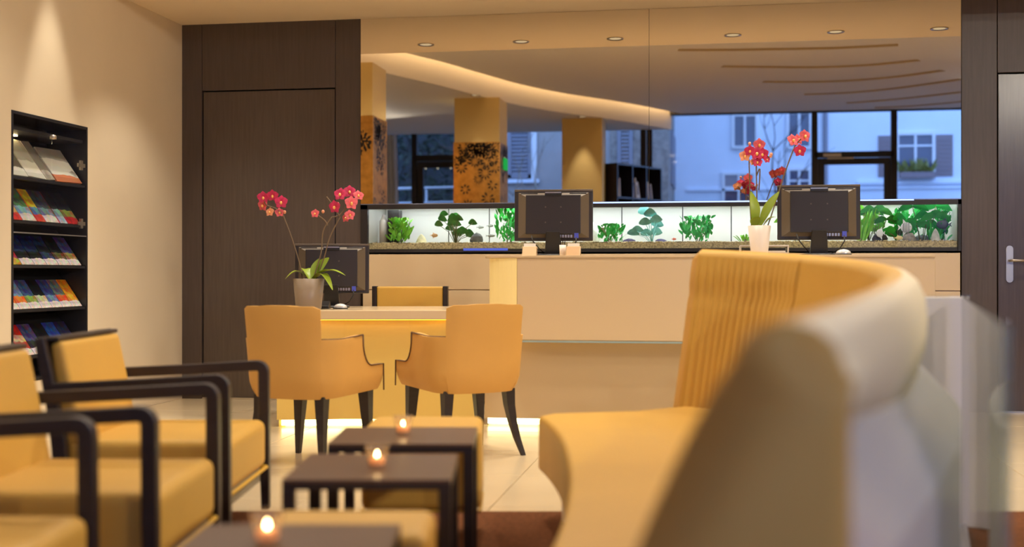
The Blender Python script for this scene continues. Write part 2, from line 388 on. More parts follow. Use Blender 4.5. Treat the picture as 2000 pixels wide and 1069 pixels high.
downlight((4.6, -.7, ZM-.001), 'fill downlight added in the right rear corner, aimed at the near sofa end', 380, 70, (.4, 1.3, .8), 'added rear fill lights')
downlight((-5.0, .4, ZLOW-.001), 'recessed downlight in the lower ceiling by the curtain, added as fill', 260, 90, (-.6, 6.5, .6), 'added rear fill lights')

# ------------------------------------------------------------------ mirror
mr = thing('mirror', (0, B, 1.51), 'huge frameless wall mirror above the aquarium, in two panes', 'mirror')
for x0, x1 in ((-2.676, -.4825), (-.4795, 1.712)):
    MB().box(x0, x1, -.008, .001, .002, ZS-1.512).build('mirror_pane', M['mirror'], mr)
MB().box(-.4825, -.4795, -.006, .0, .002, ZS-1.512).build('joint', M['seamdark'], mr)

# ------------------------------------------------------------------ back cabinet below the aquarium
bc = thing('back_cabinet', (-.45, B-.02, 0), 'long cream lacquered cabinet running below the aquarium', 'cabinet')
MB().box(-2.2, 2.15, 0, .56, .02, 1.12).build('body', M['lacquer'], bc)
MB().box(-2.2, 2.15, -.02, 0, .86, 1.125).build('upper_panel', M['lacquer'], bc, bevel=.002)
MB().box(-2.2, 2.15, -.02, 0, .06, .853).build('lower_panel', M['lacquer'], bc, bevel=.002)

# ------------------------------------------------------------------ aquarium
AX0, AX1, AY0, AY1, AZ0, AZ1 = -2.62, 1.69, B+.0, B+.54, 1.14, 1.505
aq = thing('aquarium', (0, B, AZ0), 'long built-in aquarium with black frame below the wall mirror', 'aquarium')
hA = AZ1-AZ0
fr = MB(); fr.box(AX0-.055, AX1+.02, -.02, .02, hA-.035, hA).box(AX0-.055, AX1+.02, -.01, .02, 0, .026).box(AX0-.055, AX0, -.02, .02, 0, hA).box(AX1, AX1+.02, -.02, .02, 0, hA)
fr.box(AX0-.055, AX1+.02, .02, .54, 0, .01)
fr.build('frame', M['frame'], aq)
MB().box(AX0-.055, AX1+.02, -.02, .54, hA, hA+.006).build('lid', mat('grey alu lid', (150, 156, 176), .2, metal=.6), aq)
MB().box(AX0, AX1, .0, .006, .026, hA-.036).build('front_glass', M['tankglass'], aq)
xs = [AX0, -2.1, -1.77, -1.1, -.72, -.25, .12, .75, AX1]
for x0, x1 in zip(xs, xs[1:]):
    MB().box(x0+.004, x1-.004, .50, .52, .02, hA-.005).build('back_panel', M['tankback'], aq)
MB().box(AX0, AX1, .52, .54, 0, hA).build('back_board', M['frame'], aq)
MB().box(AX0-.03, AX0-.001, .02, .54, 0, hA).build('end_board', M['tankback'], aq); MB().box(AX1+.001, AX1+.02, .02, .54, 0, hA).build('end_board', M['tankback'], aq)
MB().box(AX0+.001, AX1-.001, .012, .495, .05, hA-.03).build('water', M['water'], aq)
gm = MB(); NX, NYY = 170, 16
gm.grid(lambda a, b: (AX0+.002+a*(AX1-AX0-.004), .008+b*.485, .07+.012*math.sin(a*23)*b+random.uniform(-.006, .006)), NX, NYY)
gm.grid(lambda a, b: (AX0+.002+a*(AX1-AX0-.004), .008, .012+b*.058), NX, 1)
g_o = gm.build('gravel_bed', M['gravel'], aq); g_o['kind'] = 'stuff'
gs = MB()
for k in range(1500):
    x = random.uniform(AX0+.02, AX1-.02); y = .012+random.random()**2*.3
    gs.ball((x, y, random.uniform(.03, .078) if y < .02 else .074), (random.uniform(.004, .009),)*2+(.005,), 5, 3)
g2 = gs.build('pebbles', mat('pebble mix', (184, 168, 128), .7, var=.6, scale=40), aq); g2['kind'] = 'stuff'
MB().box(AX0+.1, AX1-.06, .10, .16, hA-.012, hA-.004).build('light_tube', M['ledcool'], aq)
MB().box(AX0+.1, AX1-.06, .30, .36, hA-.012, hA-.004).build('light_tube', M['ledcool'], aq)
MB().box(-1.1, AX1-.3, -.0215, -.0205, hA-.006, hA+.004).build('lid_light_edge', emat('lid glow', (170, 190, 255), 1.6), aq)
MB().box(-1.875, -1.535, -.012, -.0105, .012, .03).build('blue_bar', M['blueglow'], aq)  # narrow blue emissive bar on the lower tank frame
MB().lathe([(.035, .06), (.035, .25), (.02, .27), (.012, .3)], 14, (AX0+.055, .25, 0)).build('filter_column', M['white'], aq, smooth=True)
MB().box(AX0+.1, AX0+.19, .2, .3, .06, hA-.03).build('filter_post', M['frame'], aq)

def gmat(n, rgb): return mat(n, rgb, .45, var=.25, scale=20)
G = {'lime': gmat('lime aquatic leaf', (124, 196, 64)), 'dark': gmat('dark aquatic leaf', (66, 132, 62)), 'green': gmat('green aquatic leaf', (56, 172, 76)),
     'aqua': gmat('bluish aquatic leaf', (128, 196, 192)), 'olive': gmat('olive aquatic leaf', (92, 96, 44)), 'vivid': gmat('vivid aquatic leaf', (44, 178, 62))}
def tank_plant(x, y, hgt, wid, m, style, label, n=18, lf=.05):
    t = thing('aquarium_plant', (x, B+y, AZ0+.064), label, 'water plant', 'aquarium plants')
    st = MB(); lv = MB(); R = random.Random(int(x*1000)+77)
    if style == 'broad':
        for k in range(n):
            a = R.uniform(0, 2*PI); q = R.uniform(.25, 1); px = wid*.5*q*math.cos(a); py = min(.1, wid*.35)*q*math.sin(a); pz = hgt*R.uniform(.3, 1)
            st.tube([(0,0,-.005), (px*.4, py*.4, pz*.6), (px, py, pz*.95)], .0025, 5)
            a2 = R.uniform(-1, 1); lv.leaf((px-lf*.5, py, pz*.95), (px+lf*.55, py+lf*.3*a2, pz*.9+R.uniform(-.01,.02)), lf*R.uniform(.7, 1.0), (0,0,.01), (0, -.55, .85), 5)
    elif style == 'bush':
        for k in range(n*4):
            a = R.uniform(0, 2*PI); q = R.random()**.6; px = wid*.42*q*math.cos(a); py = min(.12, wid*.4)*q*math.sin(a); pz = hgt*R.uniform(.06, .9)
            ln = lf*R.uniform(.7, 1.3)
            lv.leaf((px, py, pz), (px+ln*R.uniform(-.6,.6), py+ln*R.uniform(-.5,.3), min(hgt, pz+ln*R.uniform(.3, 1))), ln*.4, (0,0,.004), (R.uniform(.4,1), -R.uniform(0,.6), R.uniform(-.6,.6)), 4)
        for k in range(6):
            st.tube([(R.uniform(-.02,.02), 0, -.005), (R.uniform(-.5,.5)*wid, R.uniform(-.04,.04), hgt*.8)], .003, 5)
    elif style == 'blade':
        for k in range(n):
            a = R.uniform(-1, 1); ln = hgt*R.uniform(.6, 1.05)
            lv.leaf((a*wid*.12, R.uniform(-.03,.03), -.005), (a*wid*.5, R.uniform(-.08,.05), ln*.93), lf*.4, (a*.01, 0, .02), (1, .2*a, -.1), 6)
        st.tube([(0,0,-.01), (0,0,.03)], .012, 6)
    elif style == 'umbrella':
        for k in range(n):
            px = R.uniform(-.5,.5)*wid; py = R.uniform(-.06,.06); pz = hgt*R.uniform(.45, .98)
            st.tube([(px*.2,0,-.005), (px*.6,py*.5,pz*.6), (px,py,pz)], .003, 5)
            for q in (-1, 1): lv.leaf((px, py, pz), (px+q*lf*1.3, py-.01, pz-lf*.4), lf*.8, (0,0,lf*.22), (0, -.6, .8), 5)
    if st.v: st.build('stem', G['olive'] if m != 'aqua' else G['aqua'], t, smooth=True)
    lv.build('foliage', G[m], t, smooth=True)
    return t
for a in [(-2.40, .15, .21, .2, 'lime', 'bush', 'bright lime feathery water plant near the left tank end', 22, .07),
          (-1.97, .15, .235, .30, 'dark', 'broad', 'dark green round leaved water plant in the left tank half', 20, .065),
          (-1.55, .16, .285, .24, 'vivid', 'bush', 'tall vivid green bushy water plant half hidden by the middle monitor', 34, .06),
          (-.77, .12, .15, .22, 'green', 'bush', 'low green leafy water plant right of the middle monitor', 22, .06),
          (-.47, .2, .26, .34, 'aqua', 'broad', 'pale bluish long stemmed water plant in the tank centre', 9, .09),
          (-.13, .15, .21, .28, 'green', 'bush', 'wide clump of green and teal leaves in the tank centre', 28, .065),
          (.22, .2, .08, .2, 'lime', 'blade', 'short yellow green grass tuft behind the white orchid pot', 16, .03),
          (1.04, .12, .26, .22, 'lime', 'blade', 'yellow green grassy water plant right of the right monitor', 24, .045),
          (1.17, .2, .27, .2, 'dark', 'umbrella', 'large dark leaf water plant in the right tank part', 5, .075),
          (1.30, .14, .2, .24, 'vivid', 'broad', 'vivid green oval leaved water plant near the striped fish', 20, .075),
          (1.47, .14, .27, .22, 'green', 'umbrella', 'umbrella leaved water plant near the right tank end', 6, .085),
          (1.11, .26, .28, .2, 'lime', 'broad', 'yellow green broad leaved water plant behind the grassy one', 14, .07),
          (1.39, .28, .26, .22, 'green', 'bush', 'tall green leafy water plant behind the striped fish', 26, .06),
          (1.545, .12, .16, .14, 'vivid', 'blade', 'vivid green blade plant before the right tank end', 16, .04),
          (.6, .24, .27, .2, 'lime', 'umbrella', 'pale green floating leaf plant behind the right monitor', 6, .07),
          (1.62, .2, .28, .12, 'green', 'bush', 'tall green water plant in the right tank corner', 18, .06)]:
    tank_plant(*a)
def rock(x, y, r, m, label, hgt=1, shape='ball', cat='stone'):
    b = MB()
    if shape == 'cone': b.lathe([(r*1.0, -.01), (r*.95, r*.5), (r*.75, r*1.3*hgt), (r*.4, r*2*hgt), (.003, r*2.35*hgt)], 14)
    else: b.ball((0, 0, r*.6*hgt), (r, r*.7, r*hgt), 9, 6, .1)
    return tag(b.build('stone', m, None, smooth=shape == 'cone', loc=(x, B+y, AZ0+.062)), label, cat, 'aquarium stones')
rk = lambda n, c: mat(n, c, .8, var=.3, scale=18)
rock(-1.80, .13, .055, rk('slate', (92, 94, 92)), 'dark grey rounded rock on the gravel in the left tank half')
rock(-2.25, .2, .045, rk('cream stone', (214, 204, 160)), 'cream cone shaped stone beside the lime water plant', .8, 'cone')
rock(-.93, .22, .07, rk('white stone', (232, 228, 214)), 'tall white cone stone right of the middle monitor', 1.1, 'cone')
rock(-.64, .14, .05, rk('purple rock', (80, 74, 110)), 'purplish low rock beside the low green water plant', .5)
rock(-.40, .14, .05, rk('violet rock', (84, 82, 120)), 'violet rock under the pale bluish water plant', .45)
rock(1.17, .1, .055, rk('dark rock', (52, 46, 44)), 'blackish round rock below the large dark leaf plant', .9)
rock(1.37, .08, .05, rk('striped rock', (140, 134, 128)), 'grey rock in front of the right tank plants', .9)
rock(1.48, .2, .06, rk('grey rock', (104, 104, 100)), 'darker grey rock behind the grey one in the right tank', .6)
rock(1.55, .06, .035, rk('pale stone', (186, 190, 190)), 'pale cone stone near the right tank end', 1.2, 'cone')
def fish(x, y, z, ln, m, label, tall=.5, d=1, stripes=None):
    t = thing('fish', (x, B+y, z), label, 'fish', 'aquarium fish')
    b = MB(); b.ball((0,0,0), (ln*.5, ln*.09, ln*.5*tall), 14, 8); b.build('body', m, t, smooth=True)
    f = MB(); f.add([(-d*ln*.42,0,0),(-d*ln*.75,.002,ln*.28*max(.6,tall)),(-d*ln*.66,0,0),(-d*ln*.75,-.002,-ln*.28*max(.6,tall))], [(0,1,2),(0,2,3)])
    f.add([(0,0,ln*.45*tall),(-d*ln*.3,0,ln*.8*tall),(-d*ln*.3,0,ln*.3*tall)], [(0,1,2)]); f.add([(0,0,-ln*.45*tall),(-d*ln*.3,0,-ln*.8*tall),(-d*ln*.3,0,-ln*.3*tall)], [(0,1,2)])
    f.build('fin', m, t)
    MB().ball((d*ln*.33, -ln*.07, ln*.06*tall), ln*.035, 6, 4).build('eye', M['black'], t)
    if stripes:
        s = MB()
        for q in (-.28, -.12, .04, .2):
            hh = ln*.5*tall*math.sqrt(1-(q/.5)**2)*.96
            s.tube([(q*ln, -ln*.05*math.sqrt(max(0, 1-(zz/ (ln*.5*tall))**2))-.004, zz) for zz in (-hh, -hh*.5, 0, hh*.5, hh)], .0022, 4)
        s.build('stripe', stripes, t)
FT = mat('tan fish', (206, 160, 110), .4); FG = mat('grey fish', (150, 150, 140), .35); FW = mat('silver fish', (214, 220, 226), .3); FD = mat('slate fish', (56, 64, 84), .4); FR = mat('red fish', (226, 110, 90), .4)
fish(-2.14, .18, 1.275, .05, FT, 'small tan fish swimming over the gravel beside the cream stone', .6)
fish(-1.80, .3, 1.34, .05, FG, 'small grey fish above the dark grey rock', .4)
fish(-1.72, .28, 1.35, .045, FG, 'small grey fish beside the vertical panel joint', .5)
fish(-1.70, .2, 1.27, .06, FG, 'slim grey fish low beside the dark grey rock', .35)
fish(-.30, .08, 1.235, .03, FR, 'tiny red fish near the gravel in the tank centre', .5)
fish(1.35, .06, 1.31, .08, FW, 'silver striped angelfish among the green leaves', .95, 1, mat('fish stripe', (40, 50, 70), .5))
fish(1.165, .05, 1.27, .05, FW, 'small silver fish beside the blackish rock', 1.2, -1)
fish(1.30, .05, 1.235, .05, mat('yellow fish', (226, 208, 150), .4), 'pale yellow fish low over the gravel', .6)
fish(1.60, .07, 1.33, .085, FD, 'large slate blue fish at the right tank end', .75, -1)

# ------------------------------------------------------------------ reception counter
rc = thing('reception_counter', (0, 7.5, 0), 'long cream reception counter with rounded left end and glowing toe kick', 'counter')
X0, X1 = -1.21, 1.27
def rounded(x0, x1, y0, y1, r, n=8):               # plan outline with a rounded left end
    p = [(x1, y0), (x1, y1)]
    cx, cy = x0, (y0+y1)/2; ry = (y1-y0)/2
    return p + [(cx-r*math.sin(PI*k/n), cy+ry*math.cos(PI*k/n)) for k in range(n+1)]
MB().box(X0, X1, 0, .06, .57, 1.075).build('upper_front', M['lacquer'], rc, bevel=.003)
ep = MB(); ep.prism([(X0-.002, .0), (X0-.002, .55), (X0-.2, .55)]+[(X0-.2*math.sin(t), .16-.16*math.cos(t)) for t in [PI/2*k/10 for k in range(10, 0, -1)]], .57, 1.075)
tag(recalc(ep.build('rounded_end', mat('cream with painted glow', (236, 214, 150), .3, emit=(255, 214, 120), estr=.13), rc)), 'rounded end with painted glow')  # weak emission paints the brightness of this end, no lamp sits inside
tp = MB(); tp.prism([(X1+.0, -.006), (X1, .62), (X0-.22, .62), (X0-.226, .16)]+[(X0-.226*math.sin(t), .16-.166*math.cos(t)) for t in [PI/2*k/10 for k in range(9, -1, -1)]], 1.077, 1.092)
recalc(tp.build('worktop', M['lacquer'], rc, bevel=.002))
MB().box(X0, X1, -.004, .2, .555, .566).build('glass_edge', mat('green glass edge', (150, 170, 170), .1), rc)
MB().box(-1.46, X1, .25, .6, .055, .57).build('lower_front', M['lacquer'], rc, bevel=.003)
MB().box(-1.45, X1, .33, .6, 0, .055).build('toe_kick', M['whitelac'], rc)
MB().box(-1.45, X1-.02, .3, .328, .012, .05).build('toe_light', M['led'], rc)

# ------------------------------------------------------------------ low desk in front of it
DA = math.radians(11)
dk = thing('reception_desk', (-2.76, 7.34, 0), 'low cream topped reception desk with yellow front between the two tub chairs', 'desk', rz=DA)
MB().box(0, 1.33, 0, .92, .69, .75).build('desktop', M['lacquer'], dk, bevel=.006)
fp = MB(); fp.grid(lambda a, b: (.04+1.25*a, .07+.05*(1-math.cos(2*PI*a))*.4, .055+.63*b), 20, 1); fp.grid(lambda a, b: (.04+1.25*a, .1+.05*(1-math.cos(2*PI*a))*.4, .685-.63*b), 20, 1)
fp.box(.04, 1.29, .1, .15, .055, .685)
fp.build('front_panel', M['deskfront'], dk, smooth=False)
MB().box(.04, .08, .15, .88, .0, .69).build('side_panel', M['deskfront'], dk); MB().box(1.25, 1.29, .15, .88, .0, .69).build('side_panel', M['deskfront'], dk)
MB().box(.06, 1.27, .16, .19, 0, .055).build('toe_kick', M['whitelac'], dk)
MB().box(.06, 1.27, .13, .158, .012, .05).build('toe_light', M['led'], dk)
MB().box(.06, 1.27, .045, .062, .686, .6897).build('under_top_light', emat('amber strip', (255, 186, 50), 3.5), dk)

# ------------------------------------------------------------------ monitors and things on the counters
def monitor(x, y, z, rz, w_, h_, lift, label, tilt=-.06):
    t = thing('monitor', (x, y, z), label, 'monitor', 'reception monitors', rz)      # its back faces -y
    R = Matrix.Translation((0, 0, lift+h_/2)) @ Matrix.Rotation(tilt, 4, 'X'); W, Hh = w_/2, h_/2
    MB().box(-W, W, .0, .03, -Hh, Hh, R).build('bezel', M['monitor'], t, bevel=.006)
    MB().box(-W, W, -.001, .012, Hh-.012, Hh+.002, R).build('top_edge', M['monitorg'], t, bevel=.002)
    f = MB(); o, i2 = (W*.9, Hh*.88), (W*.70, Hh*.70)
    zo, zi = 0.0, -.035
    f.hexa([R@Vector((-o[0],zo,-o[1])), R@Vector((o[0],zo,-o[1])), R@Vector((i2[0],zi,-i2[1])), R@Vector((-i2[0],zi,-i2[1]))],
           [R@Vector((-o[0],zo,o[1])), R@Vector((o[0],zo,o[1])), R@Vector((i2[0],zi,i2[1])), R@Vector((-i2[0],zi,i2[1]))])
    recalc(f.build('rear_shell', M['monitorg'], t))
    MB().box(-i2[0], i2[0], zi-.006, zi+.01, -i2[1]-.01, i2[1]+.012, R).build('back_cover', M['monitor'], t, bevel=.004)
    MB().box(-.055, .055, zi-.012, zi, i2[1]+.004, i2[1]+.028, R).build('handle_recess', M['monitord'], t, bevel=.003)
    MB().box(-.052, .052, zi-.013, zi-.010, i2[1]+.022, i2[1]+.03, R).build('handle_lip', M['steel'], t)
    for sx in (-1, 1):
        MB().box(sx*W*.62-.055, sx*W*.62+.055, -.012, .0, Hh*.75, Hh*.86, R).build('vent', M['monitord'], t)
        for sz in (-1, 1): MB().box(sx*.05-.004, sx*.05+.004, zi-.008, zi-.005, sz*.05-.004, sz*.05+.004, R).build('screw', M['monitorg'], t)
    for k in range(5): MB().box(.04+k*.018, .052+k*.018, zi-.002, zi+.004, -i2[1]-.032, -i2[1]-.014, R).build('port', M['steel'], t)
    MB().box(.138, .165, zi-.015, zi+.01, -i2[1]-.036, -i2[1]-.004, R).build('blue_plug', mat('blue plug', (70, 80, 190), .5), t)
    MB().tube([R@Vector((.15, zi-.012, -i2[1]-.03)), (.15, -.08, lift-.01), (.12, -.06, lift*.4), (.07, -.03, .012)], .004, 6).build('cable', M['monitord'], t, smooth=True)
    MB().tube([R@Vector((-.14, zi-.012, -i2[1]-.02)), (-.13, -.08, lift-.0), (-.09, -.06, lift*.5), (-.06, -.02, .02)], .004, 6).build('cable', M['monitord'], t, smooth=True)
    s = MB(); s.hexa([(-.055,-.035,.01),(.055,-.035,.01),(.055,.02,.01),(-.055,.02,.01)], [(-.045,-.06,lift+.06),(.045,-.06,lift+.06),(.045,-.03,lift+.06),(-.045,-.03,lift+.06)])
    s.build('stand_neck', M['monitord'], t, bevel=.004)
    MB().lathe([(.12, 0), (.118, .01), (.09, .016)], 24).build('stand_base', M['monitord'], t, smooth=True)
    MB().box(-W+.018, W-.018, .0302, .0318, -Hh+.025, Hh-.02, R).build('screen', mat('dark screen', (20, 22, 28), .1), t)
    return t
monitor(-1.04, 7.94, 1.092, 0.06, .512, .335, .10, 'black computer monitor seen from behind, left one on the high counter')
monitor(.64, 7.93, 1.092, .0, .508, .345, .10, 'black computer monitor seen from behind, right of the white potted orchid')
monitor(-2.565, 8.02, .75, .22, .50, .335, .095, 'black computer monitor seen from behind on the low desk', -.05)
def mouse(x, y, z, label):
    b = MB(); b.ball((0,0,.008), (.045, .03, .026), 16, 8)
    t = thing('computer_mouse', (x, y, z), label, 'mouse'); b.build('shell', mat('silver shell', (226, 224, 220), .2, metal=.3), t, smooth=True)
    MB().lathe([(.05, 0), (.048, .006)], 18).build('pad', M['monitord'], t)
mouse(.76, 7.62, 1.093, 'shiny silver mouse on the high counter right of the right monitor stand')
mouse(-2.405, 7.70, .751, 'shiny silver mouse on the low desk beside the taupe orchid pot')
kb = thing('phone', (-2.55, 7.70, .75), 'black desk phone beside the taupe orchid pot on the low desk', 'phone', rz=.2)
MB().hexa([(-.07,-.05,0),(.07,-.05,0),(.07,.07,0),(-.07,.07,0)], [(-.065,-.045,.02),(.065,-.045,.02),(.065,.065,.05),(-.065,.065,.05)]).build('base', M['monitord'], kb, bevel=.004)
MB().tube([(-.05,-.04,.045),(-.05,.0,.065),(-.05,.05,.07)], [.014,.009,.014], 8).build('handset', M['monitord'], kb, smooth=True)
pr = thing('paper_tray', (.30, 7.9, 1.092), 'pale grey paper tray between the white orchid and right monitor', 'tray')
MB().box(-.15, .15, -.1, .1, 0, .02).box(-.15, -.14, -.1, .1, .02, .06).box(.14, .15, -.1, .1, .02, .06).box(-.15, .15, -.1, .1, .055, .065).build('shell', mat('pale grey plastic', (190, 182, 172), .4), pr, bevel=.003)
MB().box(-.13, .13, -.09, .09, .02, .03).build('paper', M['book'], pr)
def cardholder(x, y, label, m, h_):
    t = thing('card_holder', (x, y, 1.092), label, 'holder')
    MB().hexa([(-.045,-.03,0),(.045,-.03,0),(.045,.03,0),(-.045,.03,0)], [(-.045,.0,h_),(.045,.0,h_),(.045,.035,h_),(-.045,.035,h_)]).build('stand', m, t, bevel=.003)
    MB().box(-.038, .038, -.004, .0, .02, h_+.02, Matrix.Rotation(-.2, 4, 'X')).build('card', M['book'], t)
cardholder(-1.165, 7.72, 'clear beige card holder left of the middle monitor stand', mat('beige acrylic', (206, 176, 140), .2), .06)
cardholder(-.885, 7.72, 'beige card holder right of the middle monitor stand', mat('amber acrylic', (196, 160, 120), .2), .06)
ph = thing('pen_pot', (-.96, 7.78, 1.092), 'small pale pen pot behind the beige card holder', 'pot'); MB().lathe([(.02, 0), (.022, .07), (.02, .07), (.018, .01)], 14).build('cup', M['white'], ph, smooth=True)
for k in range(3): MB().tube([(.004*k-.004, 0, .02), (.014*(k-1), .005, .1)], .003, 6).build('pen', M['monitord'], ph)

def flower(mb_p, mb_l, c, r, yaw, pitch, rnd):
    Rm = Matrix.Translation(c) @ Matrix.Rotation(yaw, 4, 'Z') @ Matrix.Rotation(pitch, 4, 'X')
    for k in range(5):
        a = PI/2+2*PI*k/5+rnd.uniform(-.1,.1); wd = r*(1.15 if k in (1, 4) else .8)
        tmp = MB(); tmp.leaf((0,0,0), (r*math.cos(a), -.15*r, r*math.sin(a)), wd, (0, -.12*r, 0), (-math.sin(a), 0, math.cos(a)), 4, .12)
        mb_p.add([Rm@Vector(p) for p in tmp.v], tmp.f)
    tmp = MB(); tmp.ball((0, -.25*r, -.12*r), (r*.2, r*.28, r*.26), 7, 5); mb_l.add([Rm@Vector(p) for p in tmp.v], tmp.f)
def orchid(loc, rz, label, pot_prof, potm, stems, flowers, leaves, buds, fr=.04):
    t = thing('potted_orchid', loc, label, 'orchid', rz=rz); R = random.Random(5)
    MB().lathe(pot_prof, 28).build('pot', potm, t, smooth=True)
    top = [p for p in pot_prof if p[1] == max(q[1] for q in pot_prof)][-1]
    MB().lathe([(.0, top[1]-.02), (top[0]*.93, top[1]-.018)], 20, cap=False).build('soil', M['seam'], t)
    for s_ in stems:
        q = [tuple(p) for p in s_]; MB().tube(smooth_curve(q, 5), .0042, 6).build('stem', M['stemo'], t, smooth=True)
    for (p0, p1, wd, bend) in leaves:
        MB().leaf(p0, p1, wd*1.35, bend, None, 10, .25).build('leaf', M['leafo'], t, smooth=True)
    for k, (c, mm, sc) in enumerate(flowers):
        p = MB(); l_ = MB(); flower(p, l_, c, fr*sc, R.uniform(-.7,.7), R.uniform(-.35,.25), R)
        fo = p.build('flower', M[mm], t, smooth=True); l_.build('lip', M['lip'], fo, smooth=True)
    for c in buds: MB().ball(c, (.01,.009,.012), 8, 6).build('bud', M['petal3'], t, smooth=True)
    return t
# positions in the pot's own axes (x along the seating group's width, z up), metres
def P1(u, v, dy=0): return ((u-603)*.00329, dy, (604-v)*.00329)
orchid((*L(-1.307, 7.9), .75), YAW, 'crimson and coral orchid in a taupe pot on the low desk', [(.078,0),(.082,.01),(.1,.195),(.094,.197),(.088,.17)], M['greypot'],
    [[P1(590,545),P1(586,520,.01),P1(570,465),P1(553,420)], [P1(612,545),P1(627,494),P1(631,451,.01),P1(648,424)], [P1(618,545),P1(634,502,-.01),P1(644,464),P1(664,424)],
     [P1(648,424),P1(665,418),P1(688,388)], [P1(640,440,.0),P1(634,430),P1(618,418)], [P1(553,420),P1(540,408),P1(520,400),P1(516,388)], [P1(664,424),P1(650,400),P1(638,384)]],
    [(P1(514,385),'petal',1),(P1(534,382,-.02),'petal',1),(P1(551,395,-.03),'petal',1.1),(P1(513,400,.02),'petal2',1),(P1(528,414),'petal3',.8),(P1(546,415),'petal2',.8),
     (P1(666,380,-.02),'petal',1.1),(P1(682,374,.01),'petal',1.05),(P1(700,382),'petal2',.9),(P1(687,397,-.03),'petal2',1.15),(P1(656,404,-.03),'petal',1.1),(P1(683,420),'petal2',.9),(P1(676,425,.02),'petal2',.8),(P1(616,417),'petal2',.75)],
    [(P1(603,547),P1(560,545,-.05),.06,(0,0,.05)),(P1(607,547),P1(677,538,-.06),.06,(0,0,.045)),(P1(612,548),P1(654,566,-.1),.05,(0,0,.07)),(P1(610,547,.02),P1(641,503,.03),.045,(-.01,0,.015)),(P1(606,547),P1(585,530,.09),.05,(0,0,.04)),(P1(612,545),P1(622,505,.02),.035,(-.012,0,0))],
    [P1(631,413), P1(556,414), P1(660,398)])
def P2(u, v, dy=0): return ((u-1483)*.00317, dy, (499-v)*.00317)
orchid((*L(1.53, 7.6), 1.092), YAW, 'pink orchid in a tall white pot on the high counter', [(.05,0),(.052,.01),(.07,.182),(.065,.184),(.06,.16)], M['white'],
    [[P2(1468,445),P2(1465,400),P2(1464,350),P2(1463,322)], [P2(1478,445),P2(1478,380),P2(1477,330),P2(1478,308)], [P2(1498,445),P2(1510,410),P2(1532,340),P2(1551,288)],
     [P2(1477,345),P2(1484,330),P2(1482,372)], [P2(1478,308),P2(1488,300),P2(1503,308)], [P2(1463,322),P2(1462,310),P2(1455,305)], [P2(1551,288),P2(1556,280),P2(1566,270)]],
    [(P2(1482,283),'petal2',1.05),(P2(1463,295,-.02),'petal',.9),(P2(1454,305),'petal3',.95),(P2(1488,302,-.03),'petal',1.0),(P2(1478,301,-.02),'petal',1.1),(P2(1497,312),'petal',.6),(P2(1478,318,-.02),'petal',.8),(P2(1470,317),'petal3',.6),
     (P2(1548,275),'petal2',1.05),(P2(1569,267,-.02),'petal2',1.05),(P2(1561,295,-.02),'petal',1.0),(P2(1560,272,.03),'petal2',.9)],
    [(P2(1473,443),P2(1466,374,.0),.045,(.012,-.02,0)),(P2(1483,443),P2(1520,375,-.02),.04,(-.012,-.01,.01)),(P2(1475,444),P2(1470,425,-.05),.05,(0,0,.02)),(P2(1490,443),P2(1515,425,-.04),.035,(0,0,.02))],
    [P2(1464,281), P2(1505,305), P2(1506,302)])

# ------------------------------------------------------------------ staff chair behind the desk
sc = thing('staff_chair', (-2.2, 8.72, 0), 'yellow staff chair with dark wood side frames behind the low desk', 'chair', rz=math.radians(4))
MB().box(-.245, .245, .0, .05, .47, .885).build('backrest', M['yellow'], sc, bevel=.012)
for sx in (-1, 1):
    MB().box(sx*.262-.017, sx*.262+.017, -.005, .055, 0, .888).build('rear_leg', M['chairwood'], sc, bevel=.004)
    MB().box(sx*.262-.017, sx*.262+.017, -.44, -.4, 0, .43).build('front_leg', M['chairwood'], sc, bevel=.004)
MB().box(-.25, .25, -.45, .01, .41, .47).build('seat', M['yellow'], sc, bevel=.02)

